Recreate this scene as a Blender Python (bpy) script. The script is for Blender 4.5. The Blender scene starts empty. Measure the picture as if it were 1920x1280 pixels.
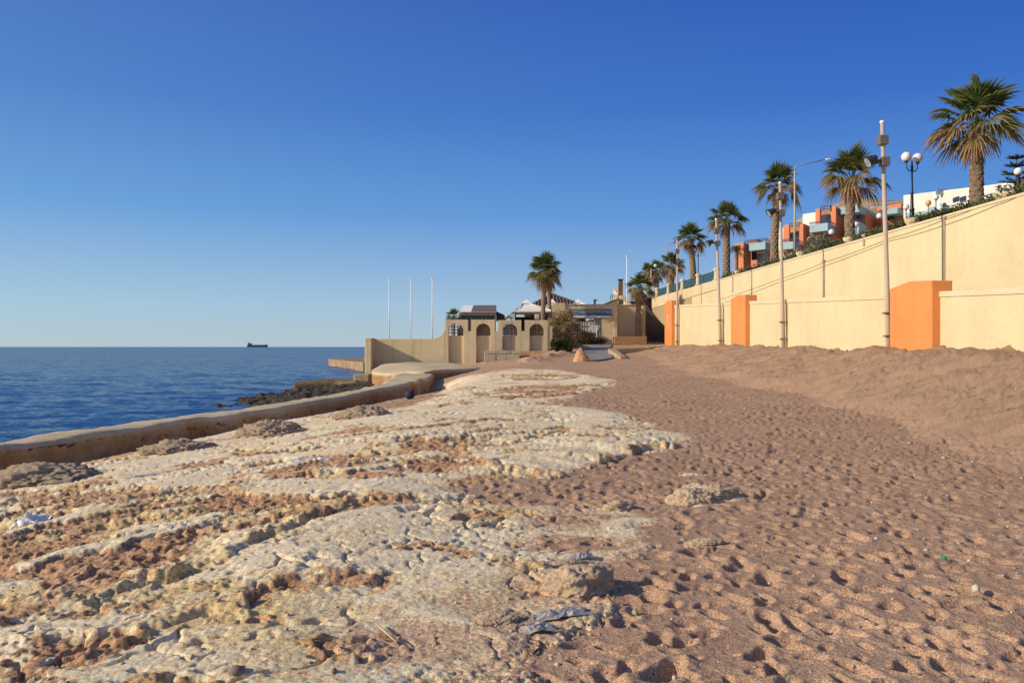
import bpy, bmesh, math, random
import numpy as np
from mathutils import Vector, Matrix
R = math.radians
SC = bpy.context.scene
COL = SC.collection
F = 1493.33          # focal length in photo pixels (28 mm lens, 1920 px wide)
EYE = 1.6            # eye height over the sand under the camera
SEA = -1.4
rnd = random.Random(11)

# ------------------------------------------------------------------ helpers
def tag(o, label=None, cat=None, group=None, kind='thing'):
    if label: o['label'] = label
    if cat: o['category'] = cat
    if group: o['group'] = group
    if kind: o['kind'] = kind
    return o

def thing(name, loc, label, cat, group=None):
    o = bpy.data.objects.new(name, None)
    o.empty_display_size = .3
    COL.objects.link(o)
    o.location = loc
    return tag(o, label, cat, group)

def W(px, py, Y):                       # point of the place seen at a photo pixel, Y metres ahead
    return Vector(((px - 960) / F * Y, Y, EYE + (650 - py) / F * Y))

class MB:
    """collects faces of one mesh, in world coordinates"""
    def __init__(s): s.v = []; s.f = []; s.a = []; s.d = 0.0
    def add(s, vs, fs):
        b = len(s.v)
        s.v += [tuple(p) for p in vs]; s.a += [s.d] * len(vs)
        s.f += [tuple(b + i for i in f) for f in fs]
    def box(s, x0, x1, y0, y1, z0, z1, rz=0, piv=None):
        vs = [(x, y, z) for z in (z0, z1) for y in (y0, y1) for x in (x0, x1)]
        if rz:
            c, n = math.cos(rz), math.sin(rz)
            px, py = piv or ((x0 + x1) / 2, (y0 + y1) / 2)
            vs = [(px + (x - px) * c - (y - py) * n, py + (x - px) * n + (y - py) * c, z) for x, y, z in vs]
        s.add(vs, [(0, 2, 3, 1), (4, 5, 7, 6), (0, 1, 5, 4), (2, 6, 7, 3), (0, 4, 6, 2), (1, 3, 7, 5)])
    def prism(s, poly, z0, z1):         # poly: xy, counter-clockwise
        n = len(poly)
        z0s = z0 if hasattr(z0, '__len__') else [z0] * n
        z1s = z1 if hasattr(z1, '__len__') else [z1] * n
        vs = [(p[0], p[1], z0s[i]) for i, p in enumerate(poly)] + [(p[0], p[1], z1s[i]) for i, p in enumerate(poly)]
        s.add(vs, [tuple(range(n - 1, -1, -1)), tuple(range(n, 2 * n))] +
              [(i, (i + 1) % n, n + (i + 1) % n, n + i) for i in range(n)])
    def slab_xz(s, poly, y0, y1):       # poly: xz outline, extruded along y
        n = len(poly)
        vs = [(p[0], y0, p[1]) for p in poly] + [(p[0], y1, p[1]) for p in poly]
        s.add(vs, [tuple(range(n)), tuple(range(2 * n - 1, n - 1, -1))] +
              [(i, n + i, n + (i + 1) % n, (i + 1) % n) for i in range(n)])
    def tube(s, pts, rad, n=8, cap=True):
        pts = [Vector(p) for p in pts]
        rs = rad if hasattr(rad, '__len__') else [rad] * len(pts)
        vs = []
        for i, p in enumerate(pts):
            t = (pts[min(i + 1, len(pts) - 1)] - pts[max(i - 1, 0)]).normalized()
            u = t.cross(Vector((0, 0, 1)) if abs(t.z) < .95 else Vector((0, 1, 0))).normalized()
            w = u.cross(t)
            vs += [p + (u * math.cos(a) + w * math.sin(a)) * rs[i] for a in (2 * math.pi * k / n for k in range(n))]
        fs = [(i * n + k, i * n + (k + 1) % n, (i + 1) * n + (k + 1) % n, (i + 1) * n + k)
              for i in range(len(pts) - 1) for k in range(n)]
        if cap:
            fs += [tuple(range(n - 1, -1, -1)), tuple(range((len(pts) - 1) * n, len(pts) * n))]
        s.add(vs, fs)
    def lathe(s, prof, c, n=14):        # prof: (radius, z)
        s.tube([(c[0], c[1], c[2] + z + i * 1e-5) for i, (r, z) in enumerate(prof)], [max(r, 1e-3) for r, z in prof], n)
    def ball(s, c, r, n=14, m=9, sq=(1, 1, 1)):
        vs = []; fs = []
        for i in range(m + 1):
            th = math.pi * i / m
            for k in range(n):
                ph = 2 * math.pi * k / n
                vs.append((c[0] + r * sq[0] * math.sin(th) * math.cos(ph), c[1] + r * sq[1] * math.sin(th) * math.sin(ph), c[2] + r * sq[2] * math.cos(th)))
        for i in range(m):
            for k in range(n):
                fs.append((i * n + k, (i + 1) * n + k, (i + 1) * n + (k + 1) % n, i * n + (k + 1) % n))
        s.add(vs, fs)
    def build(s, name, mat, parent=None, smooth=False, bevel=0, attr=None):
        me = bpy.data.meshes.new(name)
        off = parent_world(parent) if parent else Vector((0, 0, 0))
        me.from_pydata([(x - off.x, y - off.y, z - off.z) for x, y, z in s.v], [], s.f)
        me.polygons.foreach_set('use_smooth', [smooth] * len(me.polygons))
        if attr:
            me.attributes.new(attr, 'FLOAT', 'POINT').data.foreach_set('value', s.a)
        me.materials.append(mat)
        me.update()
        o = bpy.data.objects.new(name, me)
        COL.objects.link(o)
        if parent: o.parent = parent
        if bevel:
            b = o.modifiers.new('bevel', 'BEVEL'); b.width = bevel; b.segments = 2; b.limit_method = 'ANGLE'; b.angle_limit = R(40)
        return o

def parent_world(p):
    v = Vector((0, 0, 0))
    while p is not None:
        v += p.location; p = p.parent
    return v

# ------------------------------------------------------------------ numpy noise
_rs = np.random.RandomState(5)
_perm = _rs.permutation(512).astype(np.int32)
_ga = _rs.rand(512) * 2 * np.pi
_gx = np.cos(_ga); _gy = np.sin(_ga)
def perlin(x, y, seed=0):
    x = x + seed * 17.31; y = y + seed * 9.77
    xf = np.floor(x); yf = np.floor(y)
    xi = xf.astype(np.int64); yi = yf.astype(np.int64)
    dx = x - xf; dy = y - yf
    u = dx * dx * dx * (dx * (dx * 6 - 15) + 10); v = dy * dy * dy * (dy * (dy * 6 - 15) + 10)
    def g(ix, iy, ax, ay):
        h = _perm[(_perm[(xi + ix) & 511] + yi + iy) & 511]
        return _gx[h] * ax + _gy[h] * ay
    a = g(0, 0, dx, dy); b = g(1, 0, dx - 1, dy); c = g(0, 1, dx, dy - 1); d = g(1, 1, dx - 1, dy - 1)
    return ((a + (b - a) * u) + ((c + (d - c) * u) - (a + (b - a) * u)) * v) * 1.5
def fbm(x, y, o=4, seed=0, gain=.5, lac=2.03):
    s = 0; a = 1
    for i in range(o):
        s = s + a * perlin(x, y, seed + i * 3); x = x * lac; y = y * lac; a *= gain
    return s
def ridged(x, y, o=4, seed=0):
    s = 0; a = 1
    for i in range(o):
        s = s + a * (1 - np.abs(perlin(x, y, seed + i * 3)) * 2); x = x * 2.1; y = y * 2.1; a *= .5
    return s / 1.9
def cellrand(ix, iy, k):
    return ((np.sin(ix * 127.1 + iy * 311.7 + k * 74.7) * 43758.5453) % 1.0)
def sstep(a, b, x):
    t = np.clip((x - a) / (b - a), 0, 1); return t * t * (3 - 2 * t)

# ------------------------------------------------------------------ material helpers
def mat(name):
    m = bpy.data.materials.new(name); m.use_nodes = True
    nt = m.node_tree; b = nt.nodes['Principled BSDF']
    return m, nt, b
def N(nt, t, **kw):
    n = nt.nodes.new(t)
    for k, v in kw.items():
        if k in n.inputs: n.inputs[k].default_value = v
        else: setattr(n, k, v)
    return n
def noise(nt, scale, detail=4, rough=.55, vec=None, dim='3D'):
    n = nt.nodes.new('ShaderNodeTexNoise'); n.inputs['Scale'].default_value = scale
    n.inputs['Detail'].default_value = detail; n.inputs['Roughness'].default_value = rough
    if vec is not None: nt.links.new(vec, n.inputs['Vector'])
    return n.outputs['Fac']
def ramp(nt, fac, stops):
    r = nt.nodes.new('ShaderNodeValToRGB'); e = r.color_ramp.elements
    while len(e) < len(stops): e.new(.5)
    for el, (p, c) in zip(e, stops):
        el.position = p; el.color = (c[0], c[1], c[2], 1) if hasattr(c, '__len__') else (c, c, c, 1)
    nt.links.new(fac, r.inputs[0]); return r.outputs[0]
def mix(nt, fac, a, b, mode='MIX'):
    m = nt.nodes.new('ShaderNodeMix'); m.data_type = 'RGBA'; m.blend_type = mode
    for sock, val in ((m.inputs[0], fac), (m.inputs[6], a), (m.inputs[7], b)):
        if hasattr(val, 'is_linked') or isinstance(val, bpy.types.NodeSocket): nt.links.new(val, sock)
        elif hasattr(val, '__len__'): sock.default_value = (val[0], val[1], val[2], 1)
        else: sock.default_value = val
    return m.outputs[2]
def math_(nt, op, a, b=0.0):
    m = nt.nodes.new('ShaderNodeMath'); m.operation = op
    for i, val in enumerate((a, b)):
        if isinstance(val, bpy.types.NodeSocket): nt.links.new(val, m.inputs[i])
        else: m.inputs[i].default_value = val
    return m.outputs[0]
def bump(nt, b, h, strength=.4, dist=.02):
    n = nt.nodes.new('ShaderNodeBump'); n.inputs['Strength'].default_value = strength; n.inputs['Distance'].default_value = dist
    nt.links.new(h, n.inputs['Height']); nt.links.new(n.outputs[0], b.inputs['Normal'])
def coords(nt, kind='Object', scale=None):
    t = nt.nodes.new('ShaderNodeTexCoord'); o = t.outputs[kind]
    if scale:
        m = nt.nodes.new('ShaderNodeMapping'); m.inputs['Scale'].default_value = scale
        nt.links.new(o, m.inputs['Vector']); o = m.outputs[0]
    return o
def plain(name, c, rough=.6, metal=0, var=.15, scale=6, bmp=0, bscale=40):
    m, nt, b = mat(name)
    co = coords(nt)
    n = noise(nt, scale, 5, .6, co)
    lo = [x * (1 - var) for x in c]; hi = [min(1, x * (1 + var)) for x in c]
    nt.links.new(ramp(nt, n, [(.3, lo), (.7, hi)]), b.inputs['Base Color'])
    b.inputs['Roughness'].default_value = rough; b.inputs['Metallic'].default_value = metal
    if bmp: bump(nt, b, noise(nt, bscale, 5, .6, co), bmp, .02)
    return m
def plaster(name, c, stain=(.30, .22, .13), amt=.35, streak=.25, bmp=.25, lo=None, patch=.0):
    """painted render: soft blotches, rain streaks, small flakes"""
    m, nt, b = mat(name)
    co = coords(nt)
    big = noise(nt, .55, 6, .62, co)
    st = noise(nt, 1.0, 5, .6, coords(nt, 'Object', (3.2, 3.2, .22)))
    fine = noise(nt, 14, 6, .7, co)
    base = mix(nt, ramp(nt, big, [(.35, 0), (.68, 1)]), c, [x * .87 for x in c])
    base = mix(nt, math_(nt, 'MULTIPLY', ramp(nt, st, [(.52, 0), (.75, 1)]), streak), base, stain)
    sp = math_(nt, 'MULTIPLY', ramp(nt, noise(nt, 2.2, 8, .7, co), [(.58, 0), (.72, 1)]), amt)
    base = mix(nt, sp, base, stain)
    if patch:
        pt = ramp(nt, noise(nt, .9, 3, .5, coords(nt, 'Object', (1, 1, .6))), [(.55, 0), (.585, 1)])
        base = mix(nt, math_(nt, 'MULTIPLY', pt, patch), base, [x * 1.12 + .02 for x in c])
    base = mix(nt, .16, base, ramp(nt, fine, [(.3, (.25, .2, .15)), (.7, (1, .95, .85))]), 'OVERLAY')
    nt.links.new(base, b.inputs['Base Color'])
    b.inputs['Roughness'].default_value = .9
    b.inputs['Specular IOR Level'].default_value = .15
    h = math_(nt, 'ADD', math_(nt, 'MULTIPLY', fine, .5), noise(nt, 60, 4, .6, co))
    bump(nt, b, h, bmp, .012)
    return m
def stone(name, c1, c2, c3, scale=2.5, bmp=.8, dist=.03, stain=None):
    m, nt, b = mat(name)
    co = coords(nt)
    n1 = noise(nt, scale, 7, .65, co); n2 = noise(nt, scale * 5.3, 6, .7, co); n3 = noise(nt, scale * 30, 4, .6, co)
    base = mix(nt, ramp(nt, n1, [(.38, 0), (.62, 1)]), c1, c2)
    base = mix(nt, ramp(nt, n2, [(.5, 0), (.7, .85)]), base, c3)
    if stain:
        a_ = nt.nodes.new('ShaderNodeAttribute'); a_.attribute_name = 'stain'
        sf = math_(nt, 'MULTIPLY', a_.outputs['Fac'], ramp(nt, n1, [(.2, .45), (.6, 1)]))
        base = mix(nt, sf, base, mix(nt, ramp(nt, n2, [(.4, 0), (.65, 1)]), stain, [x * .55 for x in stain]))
    base = mix(nt, .25, base, ramp(nt, n3, [(.3, (.2, .2, .2)), (.7, (.95, .95, .95))]), 'OVERLAY')
    nt.links.new(base, b.inputs['Base Color'])
    b.inputs['Roughness'].default_value = .92; b.inputs['Specular IOR Level'].default_value = .2
    bump(nt, b, math_(nt, 'ADD', n2, math_(nt, 'MULTIPLY', n3, .5)), bmp, dist)
    return m

M = {}
M['cream'] = plaster('cream_plaster', (.66, .54, .325), stain=(.5, .38, .2), amt=.26, streak=.18, bmp=.12)
M['coping'] = plaster('cream_coping', (.66, .54, .355), stain=(.45, .35, .2), amt=.25, streak=.2, bmp=.12)
M['orange'] = plaster('orange_plaster', (.70, .26, .085), stain=(.5, .18, .06), amt=.34, streak=.25, bmp=.12)
M['beige'] = plaster('beige_plaster', (.67, .52, .31), stain=(.27, .19, .11), amt=.6, streak=.45, bmp=.4)
M['beige_patch'] = plaster('beige_patchy_plaster', (.58, .46, .29), stain=(.24, .19, .13), amt=.9, streak=.65, bmp=.7, patch=.5)
M['panel'] = plaster('weathered_panel', (.48, .39, .27), stain=(.22, .18, .13), amt=.75, streak=.7, bmp=.6, patch=.4)
M['terracotta'] = plaster('terracotta_plaster', (.61, .215, .115), stain=(.4, .12, .05), amt=.25, streak=.15, bmp=.1)
M['bluegrey'] = plaster('blue_grey_plaster', (.30, .42, .46), stain=(.2, .27, .3), amt=.25, streak=.2, bmp=.1)
M['white_plaster'] = plaster('white_plaster', (.73, .68, .60), stain=(.55, .48, .38), amt=.2, streak=.2, bmp=.1)
M['ledge_stone'] = stone('tan_stone', (.44, .32, .18), (.34, .23, .12), (.52, .42, .28), 1.4, .7)
M['block_stone'] = stone('grey_tan_stone', (.42, .36, .25), (.33, .27, .18), (.55, .49, .38), 2.2, .8)
M['planter'] = stone('brown_planter_stone', (.33, .19, .09), (.26, .15, .08), (.42, .29, .17), 2, .5)
M['orange_rock'] = stone('orange_rock', (.56, .33, .16), (.44, .23, .10), (.70, .53, .35), 1.6, .9)
M['pale_rock'] = stone('pale_rock', (.72, .52, .33), (.60, .40, .22), (.80, .63, .43), 5, 1)
M['heap'] = stone('shell_gravel', (.60, .45, .30), (.44, .31, .19), (.74, .59, .43), 14, 1, .03)
M['dark_rock'] = stone('dark_wet_rock', (.055, .046, .035), (.10, .075, .05), (.18, .14, .095), 1.3, 1, .08)
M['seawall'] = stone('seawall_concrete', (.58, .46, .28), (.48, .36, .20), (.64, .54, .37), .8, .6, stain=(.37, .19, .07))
M['quay'] = stone('quay_concrete', (.27, .15, .08), (.38, .28, .17), (.20, .11, .07), .5, .5)
M['jetty'] = stone('jetty_concrete', (.20, .14, .07), (.10, .075, .045), (.27, .21, .12), .9, .6)
M['path'] = plain('grey_path', (.24, .215, .195), .95, 0, .15, 3, .3)
M['pole'] = plaster('pale_painted_pole', (.49, .375, .28), stain=(.40, .26, .16), amt=.4, streak=.3, bmp=.1)
M['white_metal'] = plain('white_painted_metal', (.78, .78, .76), .45, 0, .06)
M['dark_metal'] = plain('dark_brown_metal', (.055, .045, .04), .5, .2, .25)
M['box_metal'] = plain('grey_brown_box', (.16, .13, .10), .6, .1, .25)
M['black_iron'] = plain('black_cast_iron', (.018, .02, .022), .4, .3, .25)
M['green_iron'] = plain('green_painted_iron', (.035, .085, .075), .5, .2, .25)
M['navy'] = plain('navy_painted_rail', (.03, .05, .14), .5, .2, .2)
M['grey_rail'] = plain('galvanised_rail', (.28, .34, .34), .45, .6, .15)
M['cable'] = plain('cable_sheath', (.30, .20, .10), .7)
M['joint'] = plain('joint_filler', (.36, .25, .17), .9, 0, .25, 3)
M['wood'] = plain('dark_weathered_wood', (.20, .13, .08), .8, 0, .4, 5, .4)
M['bright_wood'] = plain('bleached_wood', (.55, .50, .42), .8, 0, .2, 5, .3)
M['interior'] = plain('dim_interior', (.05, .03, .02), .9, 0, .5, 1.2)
M['canvas'] = plain('off_white_canvas', (.86, .82, .74), .85, 0, .12, 2)
M['awning'] = plain('brown_awning', (.16, .11, .085), .9, 0, .25, 2)
M['corrugated'] = plain('rusty_brown_sheet', (.13, .07, .05), .55, .3, .3, 2)
M['rust'] = plain('rusty_flue', (.24, .12, .05), .7, .2, .4, 4)
M['tile'] = plain('terracotta_tiles', (.55, .16, .06), .85, 0, .25, 3)
M['plastic_white'] = plain('white_plastic_film', (.62, .61, .58), .35, 0, .1, 9)
M['plastic_grey'] = plain('grey_plastic_film', (.42, .37, .31), .4, 0, .15, 9)
M['cap_green'] = plain('green_plastic', (.01, .28, .10), .35)
M['driftwood'] = plain('driftwood', (.30, .18, .09), .85, 0, .3, 8)
M['straw'] = plain('dry_reed', (.55, .40, .20), .8, 0, .2, 8)
M['step'] = stone('dark_steps', (.13, .10, .08), (.09, .07, .06), (.2, .16, .12), 2, .4)
M['bag'] = plain('navy_fabric', (.02, .025, .05), .8, 0, .3)
M['ship'] = plain('dark_hull', (.03, .028, .05), .6, 0, .3, .02)
M['ship_grey'] = plain('ship_grey', (.09, .10, .12), .6, 0, .3, .02)
M['pebble'] = None
def glassy(name, c, a, rough=.1):
    m, nt, b = mat(name)
    b.inputs['Base Color'].default_value = (*c, 1); b.inputs['Roughness'].default_value = rough
    tr = nt.nodes.new('ShaderNodeBsdfTransparent'); tr.inputs[0].default_value = (.72, .88, .9, 1)
    mx = nt.nodes.new('ShaderNodeMixShader'); mx.inputs[0].default_value = a
    nt.links.new(tr.outputs[0], mx.inputs[1]); nt.links.new(b.outputs[0], mx.inputs[2])
    nt.links.new(mx.outputs[0], nt.nodes['Material Output'].inputs[0])
    return m
M['panel_glass'] = glassy('tinted_panel', (.05, .12, .13), .45, .2)
M['dark_glass'] = plain('dark_window_glass', (.03, .04, .045), .08, 0, .2)
M['pale_glass'] = plain('bright_window_glass', (.35, .38, .40), .12, 0, .2)
def globe(name, c):
    m, nt, b = mat(name)
    b.inputs['Base Color'].default_value = (*c, 1); b.inputs['Roughness'].default_value = .25
    b.inputs['Subsurface Weight'].default_value = .2; b.inputs['Subsurface Radius'].default_value = (.05, .05, .05)
    return m
M['globe'] = globe('opal_globe', (.80, .75, .74)); M['globe_amber'] = globe('amber_globe', (.75, .42, .10))
def leafmat(name, green, dry, trans=.3):
    m, nt, b = mat(name)
    at = nt.nodes.new('ShaderNodeAttribute'); at.attribute_name = 'dry'
    co = coords(nt)
    g = ramp(nt, noise(nt, 7, 4, .6, co), [(.3, [x * .65 for x in green]), (.7, [x * 1.35 for x in green])])
    d = ramp(nt, noise(nt, 9, 4, .6, co), [(.3, [x * .6 for x in dry]), (.7, [x * 1.25 for x in dry])])
    c = mix(nt, at.outputs['Fac'], g, d)
    nt.links.new(c, b.inputs['Base Color']); b.inputs['Roughness'].default_value = .6
    b.inputs['Specular IOR Level'].default_value = .3
    t = nt.nodes.new('ShaderNodeBsdfTranslucent'); nt.links.new(c, t.inputs[0])
    mx = nt.nodes.new('ShaderNodeMixShader'); mx.inputs[0].default_value = trans
    nt.links.new(b.outputs[0], mx.inputs[1]); nt.links.new(t.outputs[0], mx.inputs[2])
    nt.links.new(mx.outputs[0], nt.nodes['Material Output'].inputs[0])
    return m
M['frond'] = leafmat('palm_frond', (.075, .125, .022), (.40, .24, .11))
M['leaf'] = leafmat('bush_leaf', (.06, .105, .02), (.24, .16, .08))
M['tamarisk'] = leafmat('tamarisk_sprays', (.32, .235, .11), (.46, .33, .18))
M['grey_leaf'] = leafmat('silver_leaf', (.20, .20, .13), (.38, .33, .24))
M['needle'] = leafmat('pine_needle', (.03, .06, .025), (.18, .12, .07))
M['trunk'] = stone('palm_bark', (.33, .22, .14), (.20, .13, .08), (.48, .38, .28), 5, 1, .05)
M['bark'] = stone('grey_bark', (.16, .12, .08), (.1, .075, .05), (.24, .19, .14), 6, .8, .03)
# ================================================================== GROUND SHAPES
def Xl(Y): return 12.5 - .0268 * (Y - 25)          # sea-side face of the low wall
def Xu(Y): return 15.43 - .037 * Y                # sea-side face of the tall wall
WTOP = EYE + 4.40                                  # top of the tall wall
def ltop(Y): return EYE + 1.46 + .0405 * (Y - 19.4)   # top of the low wall climbs with the shore

WLY = [6, 10, 14, 16, 18, 20, 21.8, 24, 26.5, 29.5, 32, 35, 38, 40.5]
WLX = [-14.5, -12.2, -9.7, -8.95, -8.5, -7.8, -6.9, -6.15, -5.4, -4.65, -4.15, -3.75, -3.7, -3.95]
def z0(X, Y):
    rise = np.interp(Y, [0, 15, 30, 42, 50, 56, 62, 75], [0, 0, .33, .7, 1.1, 1.5, 1.85, 1.95]) * sstep(-7, 3, X)
    d = np.maximum(0, -1.2 - X)
    left = -.105 * d * d / (d + 1.2) * (1 - .75 * sstep(38, 50, Y))
    xw = np.interp(Y, WLY, WLX)
    left = left - .16 * np.exp(-((X - xw - .35) / .7) ** 2) * (Y > 9) * (Y < 36)
    hol = -.36 * np.exp(-((X + 3.4) / 1.2) ** 2 - ((Y - 33.5) / 4.0) ** 2)
    return rise + left + hol
def bank_t(X, Y):
    xt = np.interp(Y, [0, 5, 9.6, 15, 22, 33, 45, 60], [4.7, 5.3, 6.3, 7.5, 8.6, 7.6, 7.8, 9.0])
    xt = xt + .6 * perlin(Y * .3, Y * 0 + 3.3, 7) + .25 * perlin(Y * 1.1, X * .4, 17)
    xc = Xl(Y) - 1.1
    return (X - xt) / (xc - xt)
def bank(X, Y, z):
    t = bank_t(X, Y)
    hump = .13 * perlin(Y * .38, Y * 0 + .7, 2) + .10 * perlin(Y * .95, X * .3, 4) + .09 * perlin(Y * 2.2, X * .8, 6)
    zc = np.interp(Y, [0, 26, 40, 60], [1.42, 1.44, 1.54, 1.52]) + hump
    p = np.clip(t, 0, 1); p = .75 * p + .25 * p * p * (3 - 2 * p)
    p = np.where(t > 1, 1 - .10 * np.clip(t - 1, 0, .6), p)
    return z + np.maximum(zc - z, 0) * p
def gpt(px, py):                                   # ground point seen at a photo pixel
    Y = 20.0
    for _ in range(40):
        X = (px - 960) / F * Y
        z = float(z0(np.array([X]), np.array([Y]))[0])
        Y = .5 * Y + .5 * min(60, (EYE - z) * F / max(py - 650, 12))
    return ((px - 960) / F * Y, Y)
def seg_pts(poly): return [gpt(*p) for p in poly]
def sd_poly(X, Y, P):                              # signed distance, positive inside
    d2 = np.full(X.shape, 1e9); ins = np.zeros(X.shape, bool)
    n = len(P)
    for i in range(n):
        ax, ay = P[i]; bx, by = P[(i + 1) % n]
        ex, ey = bx - ax, by - ay
        wx, wy = X - ax, Y - ay
        t = np.clip((wx * ex + wy * ey) / (ex * ex + ey * ey + 1e-9), 0, 1)
        d2 = np.minimum(d2, (wx - ex * t) ** 2 + (wy - ey * t) ** 2)
        c = (ay > Y) != (by > Y)
        if abs(ey) > 1e-9:
            ins ^= c & (X < ex * (Y - ay) / ey + ax)
    return np.where(ins, 1, -1) * np.sqrt(d2)
def sd_line(X, Y, P):                              # signed distance to an open line (+ = far side) and run along it
    d2 = np.full(X.shape, 1e9); sg = np.ones(X.shape); u = np.zeros(X.shape)
    n = len(P) - 1
    for i in range(n):
        ax, ay = P[i]; bx, by = P[i + 1]
        ex, ey = bx - ax, by - ay
        wx, wy = X - ax, Y - ay
        t = np.clip((wx * ex + wy * ey) / (ex * ex + ey * ey + 1e-9), 0, 1)
        q = (wx - ex * t) ** 2 + (wy - ey * t) ** 2
        m = q < d2
        d2 = np.where(m, q, d2); sg = np.where(m, np.sign(ex * wy - ey * wx), sg); u = np.where(m, (i + t) / n, u)
    return sg * np.sqrt(d2), u

SHELF = seg_pts([(-1500, 1900), (-300, 2200), (640, 2200), (780, 1500), (835, 1290), (905, 1235), (985, 1208), (1060, 1188), (1110, 1155), (1145, 1105),
    (1120, 1078), (1150, 1050), (1215, 1010), (1240, 975), (1200, 946), (1120, 950), (1060, 958), (1000, 948), (930, 942), (850, 936), (865, 915),
    (960, 902), (1060, 890), (1110, 878), (1180, 862), (1250, 847), (1312, 833), (1290, 812), (1230, 793), (1190, 778), (1120, 768), (1040, 757),
    (1090, 740), (1165, 723), (1150, 712), (1110, 704), (1040, 693), (960, 693), (905, 700), (860, 708), (828, 722), (822, 745), (770, 760), (700, 770), (600, 780),
    (480, 796), (400, 808), (300, 822), (200, 850), (60, 880), (-100, 990), (-600, 1100)])
ISLES = [seg_pts(p) for p in (
    [(1238, 940), (1262, 918), (1310, 906), (1350, 912), (1395, 930), (1385, 940), (1330, 946), (1300, 958), (1258, 953)],
    [(1135, 955), (1145, 945), (1175, 946), (1180, 956), (1155, 965)],
    [(1255, 890), (1270, 884), (1320, 884), (1315, 891), (1275, 895)],
    [(1295, 1022), (1305, 1012), (1350, 1011), (1355, 1020), (1330, 1027)],
    [(1200, 905), (1215, 901), (1228, 906), (1212, 911)])]
HOLES = [seg_pts(p) for p in (
    [(990, 1012), (1060, 1004), (1150, 1000), (1180, 1010), (1090, 1026), (1010, 1026)],
    [(735, 1205), (780, 1192), (845, 1196), (830, 1222), (770, 1230)],
    [(905, 1128), (980, 1105), (1075, 1100), (1070, 1120), (985, 1140), (930, 1150)],
    [(1000, 1165), (1090, 1135), (1120, 1140), (1050, 1180)],
    [(980, 985), (1060, 965), (1140, 968), (1100, 985)])]
ROUGH = [seg_pts(p) for p in (
    [(430, 872), (560, 868), (760, 850), (850, 868), (905, 884), (790, 890), (640, 902), (520, 908), (470, 895)],
    [(-60, 930), (120, 915), (250, 918), (440, 928), (570, 945), (620, 985), (440, 1030), (335, 1085), (200, 1112), (-60, 1190)],
    [(735, 838), (770, 826), (880, 815), (990, 806), (1080, 805), (1010, 838), (930, 846), (850, 850), (775, 852)],
    [(90, 1215), (200, 1196), (330, 1190), (290, 1212), (150, 1260), (40, 1280)],
    [(400, 850), (560, 838), (680, 832), (600, 850), (480, 862)],
    [(880, 735), (1000, 728), (1120, 722), (1160, 718), (1060, 742), (960, 752), (900, 748)],
    [(940, 706), (1020, 700), (1100, 703), (1080, 712), (960, 716)],
    [(560, 950), (700, 932), (835, 935), (700, 950), (620, 985), (560, 985)])]
LEDGES = [(seg_pts(p), a, L) for p, a, L in (
    ([(1060, 900), (1095, 884), (1130, 868), (1180, 854), (1225, 838), (1260, 842), (1305, 834)], .30, 1.6),
    ([(-60, 1215), (0, 1190), (120, 1152), (250, 1122), (335, 1088), (430, 1060), (500, 1025), (560, 995), (615, 975), (650, 955), (740, 945), (835, 938)], .20, .9),
    ([(190, 1235), (285, 1190), (350, 1178), (435, 1165), (455, 1135), (560, 1106), (640, 1102), (745, 1070)], .15, .7),
    ([(80, 1100), (250, 1070), (400, 1012), (520, 992), (600, 965)], .13, .6),
    ([(730, 850), (800, 838), (850, 848), (905, 886), (960, 880)], .12, .8),
    ([(420, 905), (520, 905), (640, 898), (700, 905), (760, 900)], .12, .6),
    ([(-20, 1030), (120, 1010), (260, 985), (380, 975), (470, 960)], .12, .6),
    ([(800, 770), (900, 752), (1000, 745), (1080, 738), (1160, 724)], .12, .9),
    ([(560, 842), (640, 828), (740, 815), (840, 800), (960, 790)], .10, .8),
    ([(980, 1105), (1030, 1112), (1080, 1128), (1130, 1108)], .10, .4),
    ([(-60, 1290), (60, 1268), (150, 1245), (240, 1238)], .10, .6))]

BERM = (gpt(990, 680), gpt(1068, 669))
def dents(x, y, cell, a, b, depth, seed, prob=1.0):
    i0 = np.floor(x / cell); j0 = np.floor(y / cell); s = np.zeros(x.shape)
    for di in (-1, 0, 1):
        for dj in (-1, 0, 1):
            i = i0 + di; j = j0 + dj
            cx = (i + cellrand(i, j, seed)) * cell; cy = (j + cellrand(i, j, seed + 1)) * cell
            an = cellrand(i, j, seed + 2) * 6.28; sz = .6 + .8 * cellrand(i, j, seed + 3)
            on = cellrand(i, j, seed + 4) < prob
            dx = x - cx; dy = y - cy; c = np.cos(an); n = np.sin(an)
            u = (dx * c + dy * n) / (a * sz); v = (-dx * n + dy * c) / (b * sz)
            d2 = u * u + v * v
            s += np.where(on, sz * depth * (-1.15 * np.exp(-d2 * d2 * .9) + .22 * np.exp(-(np.sqrt(d2) - 1.55) ** 2 * 5) * (1 + .6 * u / (1 + np.abs(u)))), 0)
    return s

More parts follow.
